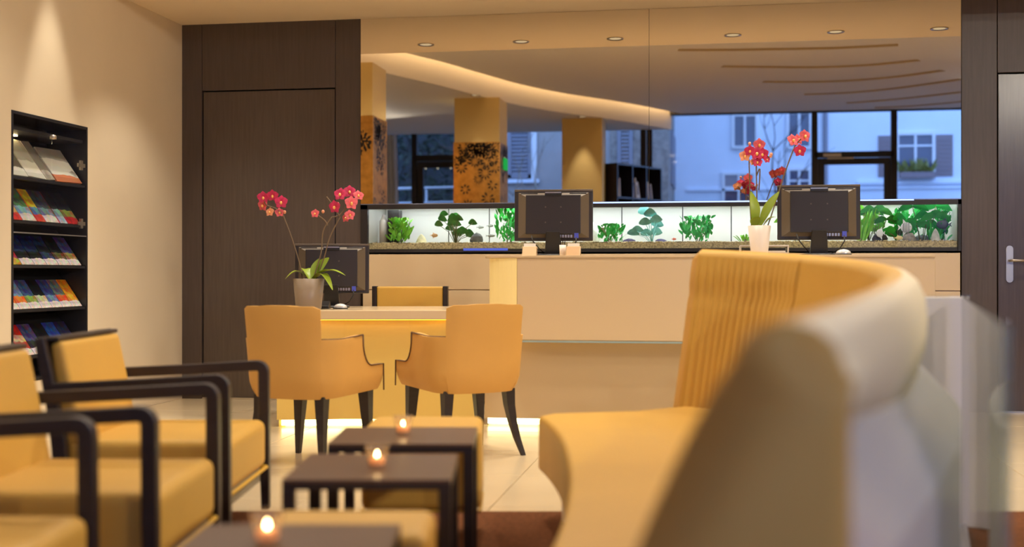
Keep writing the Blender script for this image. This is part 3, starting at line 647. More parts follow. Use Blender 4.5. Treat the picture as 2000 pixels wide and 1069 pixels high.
# ------------------------------------------------------------------ tub chairs
def tub_chair(loc, rz, label):
    t = thing('tub_chair', loc, label, 'chair', 'yellow tub chairs', rz)
    hw, yb, yf, rc_ = .275, -.265, .27, .16
    # plan path from right front round the back to left front, with the top height at every point
    path = []
    def sidez(y):
        if y > .15: return .50
        q = min(1, (.15-y)/.085)
        return .50+.15*(1-math.sqrt(max(0, 1-q*q))) if y > .066 else .66
    for y in (.27, .22, .18, .15, .13, .11, .095, .083, .075, .069, .066): path.append((hw, y, sidez(y)))
    path += [(hw, .065, .662), (hw, 0, .657), (hw, yb+rc_, .65)]
    n = 7; st = []
    for k in range(1, n+1):
        a = PI/2*k/n; st.append((hw-rc_+rc_*math.cos(a), yb+rc_-rc_*math.sin(a)))
    half = 4
    for p in st[:half]: path.append((*p, .648))
    sx, sy = st[half-1]; path.append((sx-.0005, sy-.0005, .80))
    for p in st[half:]: path.append((*p, .815))
    path.append((.06, yb-.012, .82)); mirror = [(-x, y, z) for x, y, z in path[::-1]]
    path += mirror
    N = len(path)
    zb = lambda y: .345+.02*(y+.29)/.59
    nor = []
    for i in range(N):
        a = Vector(path[max(i-1,0)][:2]); b2 = Vector(path[min(i+1,N-1)][:2]); d = b2-a
        if d.length < 1e-6: d = Vector((0,1))
        d.normalize(); nor.append(Vector((-d.y, d.x)))   # points outward or inward, fixed below
    for i in range(N):
        c = Vector(path[i][:2])
        if nor[i].dot(c) < 0: nor[i] = -nor[i]
    K = 8; TH = .045; v = []
    for i in range(N):
        x, y, zt = path[i]; z0 = zb(y); nn = nor[i]
        fl_ = lambda z: .035*max(0, (z-.4)/.42)**1.3 if y < -.05 else 0
        for j in range(K+1):
            z = z0+(zt-z0)*j/K; belly = -.035*(1-min(1, (z-z0)/.1))**2
            o = nn*(fl_(z)+belly); v.append((x+o.x, y+o.y, z))
        for j in range(K+1):
            z = zt-(zt-z0)*j/K; o = nn*(fl_(z)-TH-.0*z); v.append((x+o.x, y+o.y, z+(.0 if j else .0)))
    C = 2*(K+1); f = []
    for i in range(N-1):
        for j in range(C): f.append((i*C+j, (i+1)*C+j, (i+1)*C+(j+1)%C, i*C+(j+1)%C))
    f += [tuple(range(C)), tuple((N-1)*C+j for j in range(C-1, -1, -1))]
    sh = MB(); sh.add(v, f); so = recalc(sh.build('shell', M['yellowd'], t, smooth=True))
    b = so.modifiers.new('edge', 'BEVEL'); b.width = .012; b.segments = 3; b.limit_method = 'ANGLE'; b.angle_limit = math.radians(50)
    s = MB()
    s.prism([(.238, .27), (-.238, .27), (-.238, -.08), (-.15, -.2), (.15, -.2), (.238, -.08)][::-1], .36, .455)
    recalc(s.build('seat', M['yellowd'], t, bevel=.02, seg=3))
    for sgn in (0, 1):
        q = [p for p in path[:18]]
        if sgn: q = [(-x, y, z) for x, y, z in q]
        pts = [(q[0][0]*1.008, q[0][1]+.003, .36)]+[(x*1.008, y, z+.001) for x, y, z in q]
        MB().tube(pts, .0042, 6).build('piping', M['seam'], t, smooth=True)
    for sx in (-1, 1):
        MB().hexa([(sx*.225-.013,.21-.013,0),(sx*.225+.013,.21-.013,0),(sx*.225+.013,.21+.013,0),(sx*.225-.013,.21+.013,0)],
                  [(sx*.205-.032,.205-.03,.37),(sx*.205+.032,.205-.03,.37),(sx*.205+.032,.205+.03,.37),(sx*.205-.032,.205+.03,.37)]).build('front_leg', M['chairwood'], t, bevel=.003)
        lb = MB(); secs = []
        for q in (0, .25, .5, .75, 1):
            z = .36*(1-q); o = .075*q**1.8; w_ = .028*(1-q)+.011*q; cx, cy = sx*(.185+o*.7), -.175-o
            secs.append([(cx-w_,cy-w_,z),(cx+w_,cy-w_,z),(cx+w_,cy+w_,z),(cx-w_,cy+w_,z)])
        vv = [p for s_ in secs for p in s_]; ff = [(i*4+j, i*4+(j+1)%4, (i+1)*4+(j+1)%4, (i+1)*4+j) for i in range(4) for j in range(4)]+[(0,1,2,3),(19,18,17,16)]
        lb.add(vv, ff); recalc(lb.build('rear_leg', M['chairwood'], t, smooth=False))
    return t
tc1 = tub_chair((*L(-1.05, 6.42), 0), YAW-math.radians(25), 'yellow tub chair with dark tapered legs, left of the two at the desk')
dup(tc1, (*L(-.27, 6.72), 0), YAW+math.radians(30), 'yellow tub chair with dark tapered legs, right of the two at the desk')

# ------------------------------------------------------------------ lounge armchairs (face local +x)
def armchair(loc, label):
    t = thing('lounge_armchair', loc, label, 'armchair', 'yellow lounge armchairs', YAW)
    W = .35
    for sy in (-1, 1):
        y0, y1 = sy*W-.022, sy*W+.022
        arc = [(-.048+.028*math.sin(a)+.0, .574+.028*math.cos(a)) for a in [PI/2*k/6 for k in range(6, -1, -1)]]
        pts = [(-.012, .012), (-.018, .3)]+[(x, z) for x, z in arc]+[(-.3, .588), (-.63, .572)]
        MB().band(pts, [.016,.021]+[.021]*len(arc)+[.02,.02], y0, y1).build('arm_frame', M['chairwood'], t, bevel=.004)
        MB().band([(-.6, .012), (-.59, .18), (-.6, .38), (-.645, .62), (-.672, .752)], [.016,.022,.022,.02,.016], y0+.002, y1-.002).build('rear_leg', M['chairwood'], t, bevel=.004)
    MB().band([(-.565, .36), (-.6, .56), (-.63, .735)], [.035, .032, .025], -W+.03, W-.03).build('backrest', M['yellow'], t, bevel=.02, seg=3)
    MB().band([(-.625, .30), (-.652, .6), (-.678, .752)], .012, -W+.02, W-.02).build('back_board', M['chairwood'], t, bevel=.003)
    MB().box(-.672, -.615, -W+.02, W-.02, .738, .754).build('top_rail', M['chairwood'], t, bevel=.004)
    s = MB().box(-.6, -.005, -W+.024, W-.024, .19, .385).build('seat', M['yellow'], t, smooth=False, bevel=.035, seg=4)
    MB().tube([(-.6,-W+.026,.19),(-.012,-W+.026,.19),(-.003,-W+.034,.19),(-.003,W-.034,.19),(-.012,W-.026,.19),(-.6,W-.026,.19)], .0075, 8).build('piping', M['piping'], t, smooth=True)
    MB().box(-.59, -.03, -W+.03, W-.03, .13, .19).build('seat_rail', mat('greige rail', (150, 140, 116), .5) if 'rail_' not in M else M['rail_'], t)
    return t
ac = armchair((*L(-1.0, 4.705), 0), 'yellow armchair with dark wood arms, furthest of the three, nearest the desk')
dup(ac, (*L(-.955, 3.66), 0), YAW, 'yellow armchair with dark wood arms, middle of the three in the row')
dup(ac, (*L(-1.04, 2.72), 0), YAW, 'yellow armchair with dark wood arms, closest of the three, cropped at the lower left')

# ------------------------------------------------------------------ low tables, ottomans, candles
def low_table(X, D, w_, d_, label):
    t = thing('low_table', (*L(X, D), 0), label, 'table', 'dark low tables', YAW)
    MB().box(-w_/2, w_/2, -d_/2, d_/2, .441, .45).build('tabletop', M['tabletop'], t, bevel=.002)
    MB().box(-w_/2, w_/2, -d_/2, d_/2, .422, .441).build('apron', M['tableleg'], t, bevel=.001)
    for sx in (-1, 1):
        for sy in (-1, 1):
            x, y = sx*(w_/2-.016), sy*(d_/2-.016)
            MB().box(x-.016, x+.016, y-.016, y+.016, .012, .422).build('leg', M['tableleg'], t, bevel=.0015)
    return t
low_table(-.347, 4.03, .455, .42, 'square dark brown low table nearest the desk, with a candle')
low_table(-.375, 3.385, .435, .45, 'square dark brown low table in the middle of the row, with a candle')
low_table(-.44, 2.375, .41, .45, 'square dark brown low table closest to the camera, with a candle')
def ottoman(X, D, w_, d_, z1, label):
    t = thing('ottoman', (*L(X, D), 0), label, 'ottoman', 'yellow cube ottomans', YAW)
    MB().box(-w_/2, w_/2, -d_/2, d_/2, .15, z1).build('cushion', M['yellow'], t, bevel=.03, seg=4)
    MB().tube([(-w_/2+.01,-d_/2+.004,.15),(w_/2-.01,-d_/2+.004,.15),(w_/2-.004,-d_/2+.01,.15),(w_/2-.004,d_/2-.01,.15),(w_/2-.01,d_/2-.004,.15),(-w_/2+.01,d_/2-.004,.15),(-w_/2+.004,d_/2-.01,.15),(-w_/2+.004,-d_/2+.01,.15),(-w_/2+.01,-d_/2+.004,.15)], .006, 6).build('piping', M['piping'], t, smooth=True)
    for sx in (-1, 1):
        for sy in (-1, 1):
            x, y = sx*(w_/2-.04), sy*(d_/2-.04); MB().box(x-.016, x+.016, y-.016, y+.016, .012, .15).build('leg', M['chairwood'], t)
ottoman(-.318, 4.475, .42, .38, .44, 'yellow cube ottoman behind the low table nearest the desk')
ottoman(-.372, 2.775, .385, .31, .42, 'yellow cube ottoman between the closest two low tables')
def votive(X, D, label):
    t = thing('votive_candle', (*L(X, D), .45), label, 'candle', 'tealights on the low tables')
    MB().lathe([(.020,.001),(.024,.006),(.027,.03),(.034,.062),(.0325,.063),(.0255,.031),(.0225,.01),(.0,.009)], 24, cap=False).build('glass', M['votive'], t, smooth=True)
    MB().lathe([(.019,.010),(.021,.012),(.021,.026),(.019,.028),(.0,.027)], 20).build('wax', M['wax'], t, smooth=True)
    MB().tube([(0,0,.027),(0,0,.035)], .0012, 5).build('wick', M['black'], t)
    MB().lathe([(.001,.030),(.0038,.0325),(.0046,.036),(.0036,.040),(.0014,.0445),(.0004,.047)], 10).build('flame', M['flame'], t, smooth=True)
votive(-.358, 4.04, 'glass tealight burning on the low table nearest the desk')
votive(-.368, 3.35, 'glass tealight burning on the middle low table')
votive(-.48, 2.41, 'glass tealight burning on the closest low table')

# ------------------------------------------------------------------ curved sofa (seating group axes)
sf = thing('curved_sofa', (0, 0, 0), 'large curved sofa, channelled yellow inside and cream leather outside', 'sofa', rz=YAW)
ridge = [(.29,1.40,.925),(.455,1.80,.935),(.645,2.30,.945),(.85,2.85,.958),(1.045,3.40,.98),(1.18,3.95,1.005),(1.215,4.45,1.03),(1.12,4.93,1.058),(.97,5.18,1.075),(.82,5.32,1.085)]
rg = smooth_curve([Vector(p) for p in ridge], 44); NR = len(rg)
arc = [0]
for i in range(1, NR): arc.append(arc[-1]+(Vector(rg[i])-Vector(rg[i-1])).length)
TOT = arc[-1]
def frame_at(i):
    a = Vector(rg[max(i-1,0)]); b2 = Vector(rg[min(i+1,NR-1)]); d = (b2-a); d.z = 0; d.normalize()
    return Vector((d.y, -d.x, 0))                 # outward (to the right / rear of the sofa)
SEAM = TOT-.62                                      # channels only on the far end panel
inner = MB(); outer = MB(); iv = []; ov = []
ZI = 14; KI = ZI+5
for i in range(NR):
    p = Vector(rg[i]); o = frame_at(i); s_ = arc[i]; zt = p.z
    for j in range(ZI+1):
        q = j/ZI; z = .36+(zt-.035-.36)*q
        kn = min(1, max(0, (2.8-p.y)/1.4)); back = -(.15+.09*kn)*max(0, 1-q)**(1.2-.4*kn)
        dsp = 0
        if s_ > SEAM and q < .93: dsp = .008*abs(math.sin(PI*(s_-SEAM)/.038))
        if abs(s_-SEAM) < .007: dsp -= .012
        if s_ > SEAM and abs(q-.77) < .02: dsp -= .008
        v = p+o*(back-.028-dsp); iv.append((v.x, v.y, z))
    zlow = .79-.085*min(1, max(0, (p.y-1.4)/1.1))
    hgt = zt-zlow
    prof = [(.052, zt-.001), (.075, zt-.006), (.095, zt-.022), (.112, zt-.06), (.118, zt-hgt*.45), (.112, zt-hgt*.7), (.09, zlow+.015), (.06, zlow), (.03, zlow)]
    for off_, z in [(-.006, zt-.022), (.008, zt-.008), (.028, zt), (.054, zt-.0005)]: v = p+o*(off_-.02); iv.append((v.x, v.y, z))
    for off_, z in prof: v = p+o*(off_-.02); ov.append((v.x, v.y, z))
inner.add(iv, [(i*KI+j, i*KI+j+1, (i+1)*KI+j+1, (i+1)*KI+j) for i in range(NR-1) for j in range(KI-1)])
inner.build('inside_back', M['yellow'], sf, smooth=True)
KP = 9
outer.add(ov, [(i*KP+j, (i+1)*KP+j, (i+1)*KP+j+1, i*KP+j+1) for i in range(NR-1) for j in range(KP-1)])
outer.build('outside_back', M['cream'], sf, smooth=True)
def endcap(i, nm, dsh):
    a = [Vector(iv[i*KI+j]) for j in range(KI)]; b2 = [Vector(ov[i*KP+j]) for j in range(KP)]
    pl = frame_at(i)*.06
    q_ = Vector(rg[i])+frame_at(i)*.094
    low_ = [Vector((q_.x, q_.y, .7)), Vector((q_.x, q_.y, .36))]
    b2 = b2[:-3]
    ring = a+b2+low_; c_ = sum(ring, Vector())/len(ring)
    tdir = Vector((-frame_at(i).y, frame_at(i).x, 0))*dsh
    e = MB(); n = len(ring)
    inn = [c_+(r_-c_)*.9+tdir*.03 for r_ in ring]
    e.add([tuple(r_) for r_ in ring]+[tuple(r_) for r_ in inn], [(k, (k+1)%n, n+(k+1)%n, n+k) for k in range(n)]+[tuple(range(n, 2*n))])
    recalc(e.build(nm, M['yellowd'], sf, smooth=True))
endcap(0, 'near_end_panel', -1); endcap(NR-1, 'far_end_panel', 1)
front = [(-.13,1.38),(-.05,1.75),(.02,2.15),(.078,2.52),(.125,2.92),(.155,3.35),(.166,3.75),(.163,4.22),(.135,4.6),(.105,4.84)]
fs = smooth_curve([Vector(p) for p in front], 6)
innerline = [(iv[i*KI+1][0]+.03*frame_at(i).x, iv[i*KI+1][1]+.03*frame_at(i).y) for i in range(0, NR, 8)]
far = [(.16,4.93),(.3,4.97),(.5,5.02)]
poly = fs+far+[p for p in innerline[::-1]]
sm = MB(); sm.prism(poly, .20, .42)
recalc(sm.build('seat', M['yellow'], sf, bevel=.035, seg=4))
inset = [(x+.09, y-.02 if y > 4.7 else y) for x, y in fs]+[(.25,4.86),(.5,4.92)]+[p for p in innerline[::-1]]
recalc(MB().prism(inset, .012, .20).build('plinth', M['whitelac'], sf))
pb = MB(); pv = []                                   # lacquered lower shell behind the back cushion
for i in range(0, NR, 4):
    p = Vector(rg[i]); o = frame_at(i); q = min(1, max(0, (p.y-1.4)/1.2)); wd = .115+.085*q; zt2 = .81-.085*q
    for off_, z in ((.03, .012), (wd, .012), (wd, .62), (min(wd, .10), zt2), (.03, zt2)): v = p+o*(off_-.02); pv.append((v.x, v.y, z))
k = len(range(0, NR, 4))
pb.add(pv, [(i*5+j, (i+1)*5+j, (i+1)*5+(j+1)%5, i*5+(j+1)%5) for i in range(k-1) for j in range(5)]+[(0,1,2,3,4), tuple((k-1)*5+j for j in (4,3,2,1,0))])
tag(recalc(pb.build('lower_shell', M['whitelac'], sf)), 'white lacquered lower shell')
# glass screen and low white wall behind the sofa
gsn = thing('glass_screen', (0, 0, 0), 'low pale glass screen standing behind the curved sofa', 'screen', rz=YAW)
a, b2 = Vector((.80, 2.0)), Vector((1.69, 4.62)); d = (b2-a).normalized(); n = Vector((d.y, -d.x))*.012
MB().hexa([(a.x,a.y,.03),(a.x+n.x,a.y+n.y,.03),(b2.x+n.x,b2.y+n.y,.03),(b2.x,b2.y,.03)], [(a.x,a.y,.895),(a.x+n.x,a.y+n.y,.895),(b2.x+n.x,b2.y+n.y,.895),(b2.x,b2.y,.895)]).build('glass_pane', M['screen'], gsn)
m_ = n*1.6
MB().hexa([(a.x-m_.x,a.y-m_.y,.012),(a.x+2*m_.x,a.y+2*m_.y,.012),(b2.x+2*m_.x,b2.y+2*m_.y,.012),(b2.x-m_.x,b2.y-m_.y,.012)], [(a.x-m_.x,a.y-m_.y,.04),(a.x+2*m_.x,a.y+2*m_.y,.04),(b2.x+2*m_.x,b2.y+2*m_.y,.04),(b2.x-m_.x,b2.y-m_.y,.04)]).build('base_rail', M['steel'], gsn)
lw = thing('low_partition', (0, 0, 0), 'low glossy white partition between the sofa back and glass screen', 'partition', rz=YAW)
MB().box(1.42, 1.75, 4.70, 4.76, .012, .89).build('panel', M['whitelac'], lw, bevel=.004)
MB().box(1.42, 1.75, 4.69, 4.77, .89, .897).build('cap', M['glass'], lw)

# ------------------------------------------------------------------ brochure cabinet in the niche
nc = thing('brochure_cabinet', (XL, (NY0+NY1)/2, NZ0), 'black glazed brochure cabinet recessed in the left wall', 'cabinet')
NW = (NY1-NY0)/2; NH = NZ1-NZ0
dkm = mat('anthracite board', (38, 37, 40), .4)
MB().box(-.295, -.28, -NW+.001, NW-.001, .001, NH-.001).build('back_board', dkm, nc)
for sy in (-1, 1): MB().box(-.28, .004, sy*NW-.018 if sy > 0 else -NW, NW if sy > 0 else -NW+.018, .001, NH-.001).build('side_board', dkm, nc)
MB().box(-.28, .004, -NW+.018, NW-.018, NH-.02, NH-.001).build('top_board', dkm, nc); MB().box(-.28, .004, -NW+.018, NW-.018, .001, .02).build('bottom_board', dkm, nc)
MB().box(-.28, -.02, -NW+.018, NW-.018, NH-.11, NH-.09).build('light_baffle', dkm, nc)
MB().box(-.2, -.17, -NW+.03, -.1, NH-.118, NH-.111).build('strip_light', emat('cabinet lamp', (255, 226, 170), 14), nc)
lips = [1.565, 1.30, 1.03, .76, .475]
for z in lips:
    zz = z-NZ0
    MB().hexa([(-.05,-NW+.02,zz),(-.035,-NW+.02,zz),(-.035,NW-.02,zz),(-.05,NW-.02,zz)], [(-.222,-NW+.02,zz+.24),(-.21,-NW+.02,zz+.24),(-.21,NW-.02,zz+.24),(-.222,NW-.02,zz+.24)]).build('sloped_shelf', dkm, nc)
    MB().box(-.05, -.004, -NW+.02, NW-.02, zz-.016, zz).build('ledge', dkm, nc)
    MB().box(-.007, -.004, -NW+.02, NW-.02, zz, zz+.035).build('ledge_glass', M['glass'], nc)
dz0 = 1.235-NZ0
for y0, y1 in ((-NW+.02, -.004), (.004, NW-.02)):
    g = MB().box(.0, .004, y0, y1, dz0, NH-.025).build('glass_door', M['glass'], nc)
MB().box(-.003, .005, -NW+.018, NW-.018, dz0-.012, dz0-.004).build('door_rail', M['steel'], nc)
MB().lathe([(.0,.0),(.022,.002),(.022,.02),(.012,.03),(.0,.031)], 16, (.012, 0, NH-.13), cap=False).build('lock', M['steel'], nc, smooth=True)
for z in (1.30, .0):
    zc = NH-.26 if z > 1 else NH-.26-.385
    h_ = MB(); h_.box(-.012, -.002, NW-.11, NW-.02, zc-.012, zc+.012); h_.box(-.014, .0, NW-.08, NW-.052, zc-.032, zc+.032); h_.build('hinge', mat('nickel hinge', (170, 158, 140), .3, metal=.7), nc)
_cm = {}
def cover(cols, pic=.75):
    k = tuple(cols)+(pic,)
    if k in _cm: return _cm[k]
    m = bpy.data.materials.new('printed cover'); m.use_nodes = True; nt = m.node_tree; b = nt.nodes['Principled BSDF']; b.inputs['Roughness'].default_value = .35
    tc = nt.nodes.new('ShaderNodeTexCoord'); sp = nt.nodes.new('ShaderNodeSeparateXYZ'); nt.links.new(tc.outputs['Generated'], sp.inputs[0])
    nz = nt.nodes.new('ShaderNodeTexNoise'); nz.inputs['Scale'].default_value = 3.5; nz.inputs['Detail'].default_value = 2; nt.links.new(tc.outputs['Generated'], nz.inputs['Vector'])
    ad = nt.nodes.new('ShaderNodeMath'); ad.operation = 'MULTIPLY_ADD'; ad.inputs[1].default_value = .16; nt.links.new(nz.outputs['Fac'], ad.inputs[0]); nt.links.new(sp.outputs['Z'], ad.inputs[2])
    r = nt.nodes.new('ShaderNodeValToRGB'); r.color_ramp.interpolation = 'CONSTANT'
    vo = nt.nodes.new('ShaderNodeTexVoronoi'); vo.inputs['Scale'].default_value = 6; nt.links.new(tc.outputs['Generated'], vo.inputs['Vector'])
    hs = nt.nodes.new('ShaderNodeMix'); hs.data_type = 'RGBA'; hs.blend_type = 'SOFT_LIGHT'; hs.inputs[0].default_value = pic; nt.links.new(vo.outputs['Color'], hs.inputs[7])
    els = r.color_ramp.elements; pos = [0, .3, .52, .74][:len(cols)] if len(cols) > 2 else [0, .34]
    while len(els) < len(cols): els.new(.5)
    for e, p, c_ in zip(els, pos, cols): e.position = p; e.color = lin(c_)
    nt.links.new(ad.outputs[0], r.inputs[0]); nt.links.new(r.outputs[0], hs.inputs[6]); nt.links.new(hs.outputs[2], b.inputs['Base Color']); _cm[k] = m; return m
def booklet(yc, zlip, w_, h_, cols, label, kind='brochure', lean=0, group='brochures in the wall cabinet', dx=0, thick=.006):
    t = MB(); R = Matrix.Translation((-.024+dx, 0, 0)) @ Matrix.Rotation(math.radians(-35), 4, 'Y') @ Matrix.Rotation(lean, 4, 'X')
    t.box(0, thick, -w_/2, w_/2, .002, h_, R)
    return tag(t.build(kind, cover(cols, .12 if kind == 'newspaper' else .75), None, loc=(XL, yc, zlip)), label, kind, group)
Wt = (226, 222, 214); K_ = (30, 30, 38); Nv = (36, 44, 86)
yl = NY0+.03
for k, (y, w_, h_, le, cs, lb) in enumerate([(.06,.24,.27,0,[Wt,(120,112,100)],'white newspaper at the near end of the top cabinet shelf'),(.30,.24,.30,-.05,[Wt,(236,230,214),(196,188,170)],'folded newspaper with a blank page, second on the top cabinet shelf'),
        (.43,.10,.30,.08,[(190,180,168),(150,140,130)],'narrow grey newspaper edge in the middle of the top cabinet shelf'),(.65,.32,.27,.03,[(214,130,90),Wt,(228,220,206),(176,168,156)],'wide printed newspaper at the far end of the top cabinet shelf')]):
    booklet(yl+y, lips[0], w_, h_, cs, lb, 'newspaper', le, 'newspapers on the top cabinet shelf', .004*k, .012)
row2 = [([(60,110,60),(110,90,120)],'green and violet'),([(220,60,50),(230,170,140),(214,130,90)],'red and peach'),([Wt,(150,180,210),(90,120,90)],'white and pale blue'),([(206,70,40),(220,110,50)],'orange red'),([(220,80,60),(110,140,190),(226,190,50)],'yellow and blue'),
        ([Wt,(140,140,170),(70,70,90)],'white and slate'),([(200,60,80),(150,60,60),(110,40,44)],'maroon'),([(180,200,214),(150,170,180),(40,36,44)],'light blue and black'),([(190,40,40),(150,130,70),K_],'red and black')]
for k, (cs, nm) in enumerate(row2): booklet(yl+.02+.088*k, lips[1], .15, .25, cs, '%s magazine on the second cabinet shelf' % nm, 'magazine', 0, 'magazines on the second cabinet shelf', .0035*(k%3), .006)
row3 = [([(190,170,60),(170,50,80),K_],'black and pink'),([Wt,K_,Nv],'near navy and white'),([Wt,K_,Nv,(30,36,80)],'second navy and white'),([Wt,(60,66,110),K_,Nv],'far navy and white'),([Wt,(120,90,70),K_],'black and brown'),([Wt,(170,130,90),(74,66,120)],'violet and tan')]
for k, (cs, nm) in enumerate(row3): booklet(yl+.05+.142*k, lips[2], .135, .225, cs, '%s brochure on the third cabinet shelf' % nm)
row4 = [([Wt,(226,110,50),(70,140,140)],'teal and orange'),([Wt,(226,120,60),(120,140,190)],'white and orange'),([Wt,(150,160,90),(70,84,140)],'white and olive'),([Wt,(200,190,170),K_],'black framed picture'),([Wt,(120,130,180),(60,66,130)],'violet blue'),([Wt,(220,90,60),(110,110,120)],'grey and red'),([Wt,(226,160,60),(222,140,40)],'golden orange')]
for k, (cs, nm) in enumerate(row4): booklet(yl+.04+.123*k, lips[3], .118, .215, cs, '%s brochure on the fourth cabinet shelf' % nm)
row5 = [([(60,40,34),K_],'blackish'),([Wt,(200,60,50),(220,180,150),(190,40,40)],'red and peach'),([Wt,(60,50,60),(84,76,130)],'purple'),([Wt,(200,150,100),K_],'black and orange'),([Wt,(70,110,190),(50,80,170)],'bright blue'),([Wt,(90,80,120),(50,50,90)],'dusky blue')]
for k, (cs, nm) in enumerate(row5): booklet(yl+.05+.142*k, lips[4], .135, .225, cs, '%s brochure on the lowest cabinet shelf' % nm)

# ------------------------------------------------------------------ rear of the room, seen in the mirror
def column(x, y, w_, label, pat):
    t = thing('column', (x, y, 0), label, 'column', 'square columns', 0)
    h0 = 2.70 if pat else 0
    MB().box(-w_/2, w_/2, -w_/2, w_/2, h0, ZLOW).build('shaft', M['columnp'], t)
    if pat:
        MB().box(-w_/2-.01, w_/2+.01, -w_/2-.01, w_/2+.01, 0, 2.70).build('gold_cladding', M['gold'], t, bevel=.002)
        R = random.Random(int(x*100)); e = w_/2+.0115
        pb_ = MB()
        for face in range(2):
            for k in range(34):
                cx = R.uniform(-w_/2+.05, w_/2-.05); cz = 2.64-abs(R.gauss(0, .2)) if k < 24 else R.uniform(1.5, 2.6); rr = R.uniform(.06, .11); npt = R.choice((7, 9, 11)); a0 = R.random()
                for q in range(npt):
                    if R.random() < .15: continue
                    a = a0+2*PI*q/npt; 
                    def pt(r_, da): 
                        aa, bb = cx+r_*math.cos(a+da), cz+r_*math.sin(a+da)
                        aa = max(-w_/2, min(w_/2, aa)); bb = min(2.69, bb)
                        return (aa, e, bb) if face == 0 else (e, aa, bb)
                    pb_.add([pt(rr*.25, 0), pt(rr*.7, .22*9/npt), pt(rr, 0), pt(rr*.7, -.22*9/npt)], [(0,1,2,3)])
        o = pb_.build('flower_inlay', M['pattern'], t); o['kind'] = 'stuff'
column(-3.96, 4.95, .56, 'column with gold flower cladding at the left edge of the mirror', True)
column(-3.08, 2.08, .6, 'column with gold flower cladding in the middle of the left mirror pane', True)
column(-1.95, -.26, .6, 'plain yellow painted column beside the dark bookcase', False)

# window wall at the rear
def wbox(nm, x0, x1, y0, y1, z0, z1, m, par): return MB().box(x0, x1, y0, y1, z0, z1).build(nm, m, par)
w1 = struct(MB().box(XF, XR, YW-.06, YW+.06, 3.5, 3.7).box(XF, XR, YW-.05, YW+.05, 0, .06).build('window_1', M['frame']))
wbox('header', XF, -.75, YW-.05, YW+.05, 3.30, 3.5, M['frame'], w1)
for x in (-5.6, -4.9, -3.55, -1.14, -1.04, 1.53, 2.73, 4.4): wbox('mullion', x-.045, x+.045, YW-.05, YW+.05, .06, 3.5, M['frame'], w1)
wbox('transom', 1.53, 2.73, YW-.05, YW+.05, 2.79, 2.88, M['frame'], w1); wbox('transom', -4.9, -3.55, YW-.05, YW+.05, 2.83, 2.93, M['frame'], w1)
edges = [XF, -5.6, -4.9, -3.55, -1.14, -1.04, 1.53, 2.73, 4.4, XR]
for a_, b_ in zip(edges, edges[1:]):
    if a_ in (1.53, -4.9): wbox('pane', a_+.045, b_-.045, YW-.004, YW+.004, 2.93 if a_ < 0 else 2.88, 3.5 if a_ > 0 else 3.3, M['window'], w1)
    elif a_ != -1.14: wbox('pane', a_+.045, b_-.045, YW-.004, YW+.004, .06, 3.5, M['window'], w1)
for nm, x0, x1, zt in (('door_3', 1.58, 2.68, 2.78), ('door_4', -4.85, -3.6, 2.82)):
    s_ = MB(); s_.box(x0, x0+.1, YW-.03, YW+.03, .01, zt).box(x1-.1, x1, YW-.03, YW+.03, .01, zt).box(x0+.1, x1-.1, YW-.03, YW+.03, zt-.1, zt).box(x0+.1, x1-.1, YW-.03, YW+.03, .01, .2)
    dd = struct(s_.build(nm, M['frame'])); wbox('pane', x0+.1, x1-.1, YW-.004, YW+.004, .2, zt-.1, M['window'], dd)
    if nm == 'door_3':
        dc = wbox('closer', 1.66, 1.93, YW+.03, YW+.08, 2.80, 2.85, M['steel'], dd); wbox('closer_arm', 1.72, 2.12, YW+.05, YW+.07, 2.765, 2.785, M['steel'], dd)
    MB().tube([(x1-.05, YW+.03, .9), (x1-.05, YW+.08, .92), (x1-.05, YW+.08, 1.5), (x1-.05, YW+.03, 1.52)], .014, 8).build('pull_handle', M['steel'], dd, smooth=True)
cu = MB(); cu.grid(lambda a, b: (-5.42+.26*a+.1*(1-b), YW+.22+.03*math.sin(a*24), .02+3.24*b), 40, 4)
tag(cu.build('curtain', M['curtain'], None, smooth=True), 'pale sheer curtain hanging at the rear window beside the gold column', 'curtain')
# bookcase
bkA, bkB = Vector((-1.46, -.36)), Vector((-.84, -1.46)); bd = (bkB-bkA); bl = bd.length; ba = math.atan2(bd.y, bd.x)
bk = thing('bookcase', (bkA.x, bkA.y, 0), 'tall near black bookcase standing beside the plain yellow column', 'bookcase', rz=ba)
MB().box(0, bl, -.26, -.24, 0, 2.65).build('back_board', M['shelfwood'], bk)
for x in (0, bl*.33, bl*.64, bl-.025): MB().box(x, x+.025, -.24, .0, 0, 2.625).build('upright', M['shelfwood'], bk)
for z in (.05, .48, .9, 1.32, 1.72, 2.12, 2.625): MB().box(0, bl, -.24, 0, z, z+.025).build('shelf', M['shelfwood'], bk)
R = random.Random(3)
bcs = [mat('book %d' % k, c_, .6) for k, c_ in enumerate([(214,208,198),(180,176,186),(90,84,96),(226,220,206),(120,116,130)])]
bn = 0
names = ['leaning white book', 'grey lilac book', 'slim dark book', 'thick cream book', 'blue grey book']
for bay, (x0, nb) in enumerate(((.03, 2), (bl*.33+.03, 3), (bl*.64+.03, 4))):
    for q in range(nb):
        hh = R.uniform(.2, .33); th = R.uniform(.02, .035); le = R.uniform(.05, .2)
        bb = MB(); Rm = Matrix.Rotation(-le, 4, 'Y'); bb.box(0, th, -.2, -.02, 0, hh, Rm)
        xx = x0+.05*q+.02; c0 = math.cos(ba); s0 = math.sin(ba)
        px, py = bkA.x+xx*c0, bkA.y+xx*s0
        o = bb.build('book', bcs[(bay+q) % 5], None, loc=(px, py, 2.146+.001), rz=ba, bevel=.002)
        tag(o, '%s, number %s in the %s bay of the dark bookcase' % (names[(bay+q) % 5], ['one','two','three','four'][q], ['left','middle','right'][bay]), 'book', 'books in the dark bookcase'); bn += 1
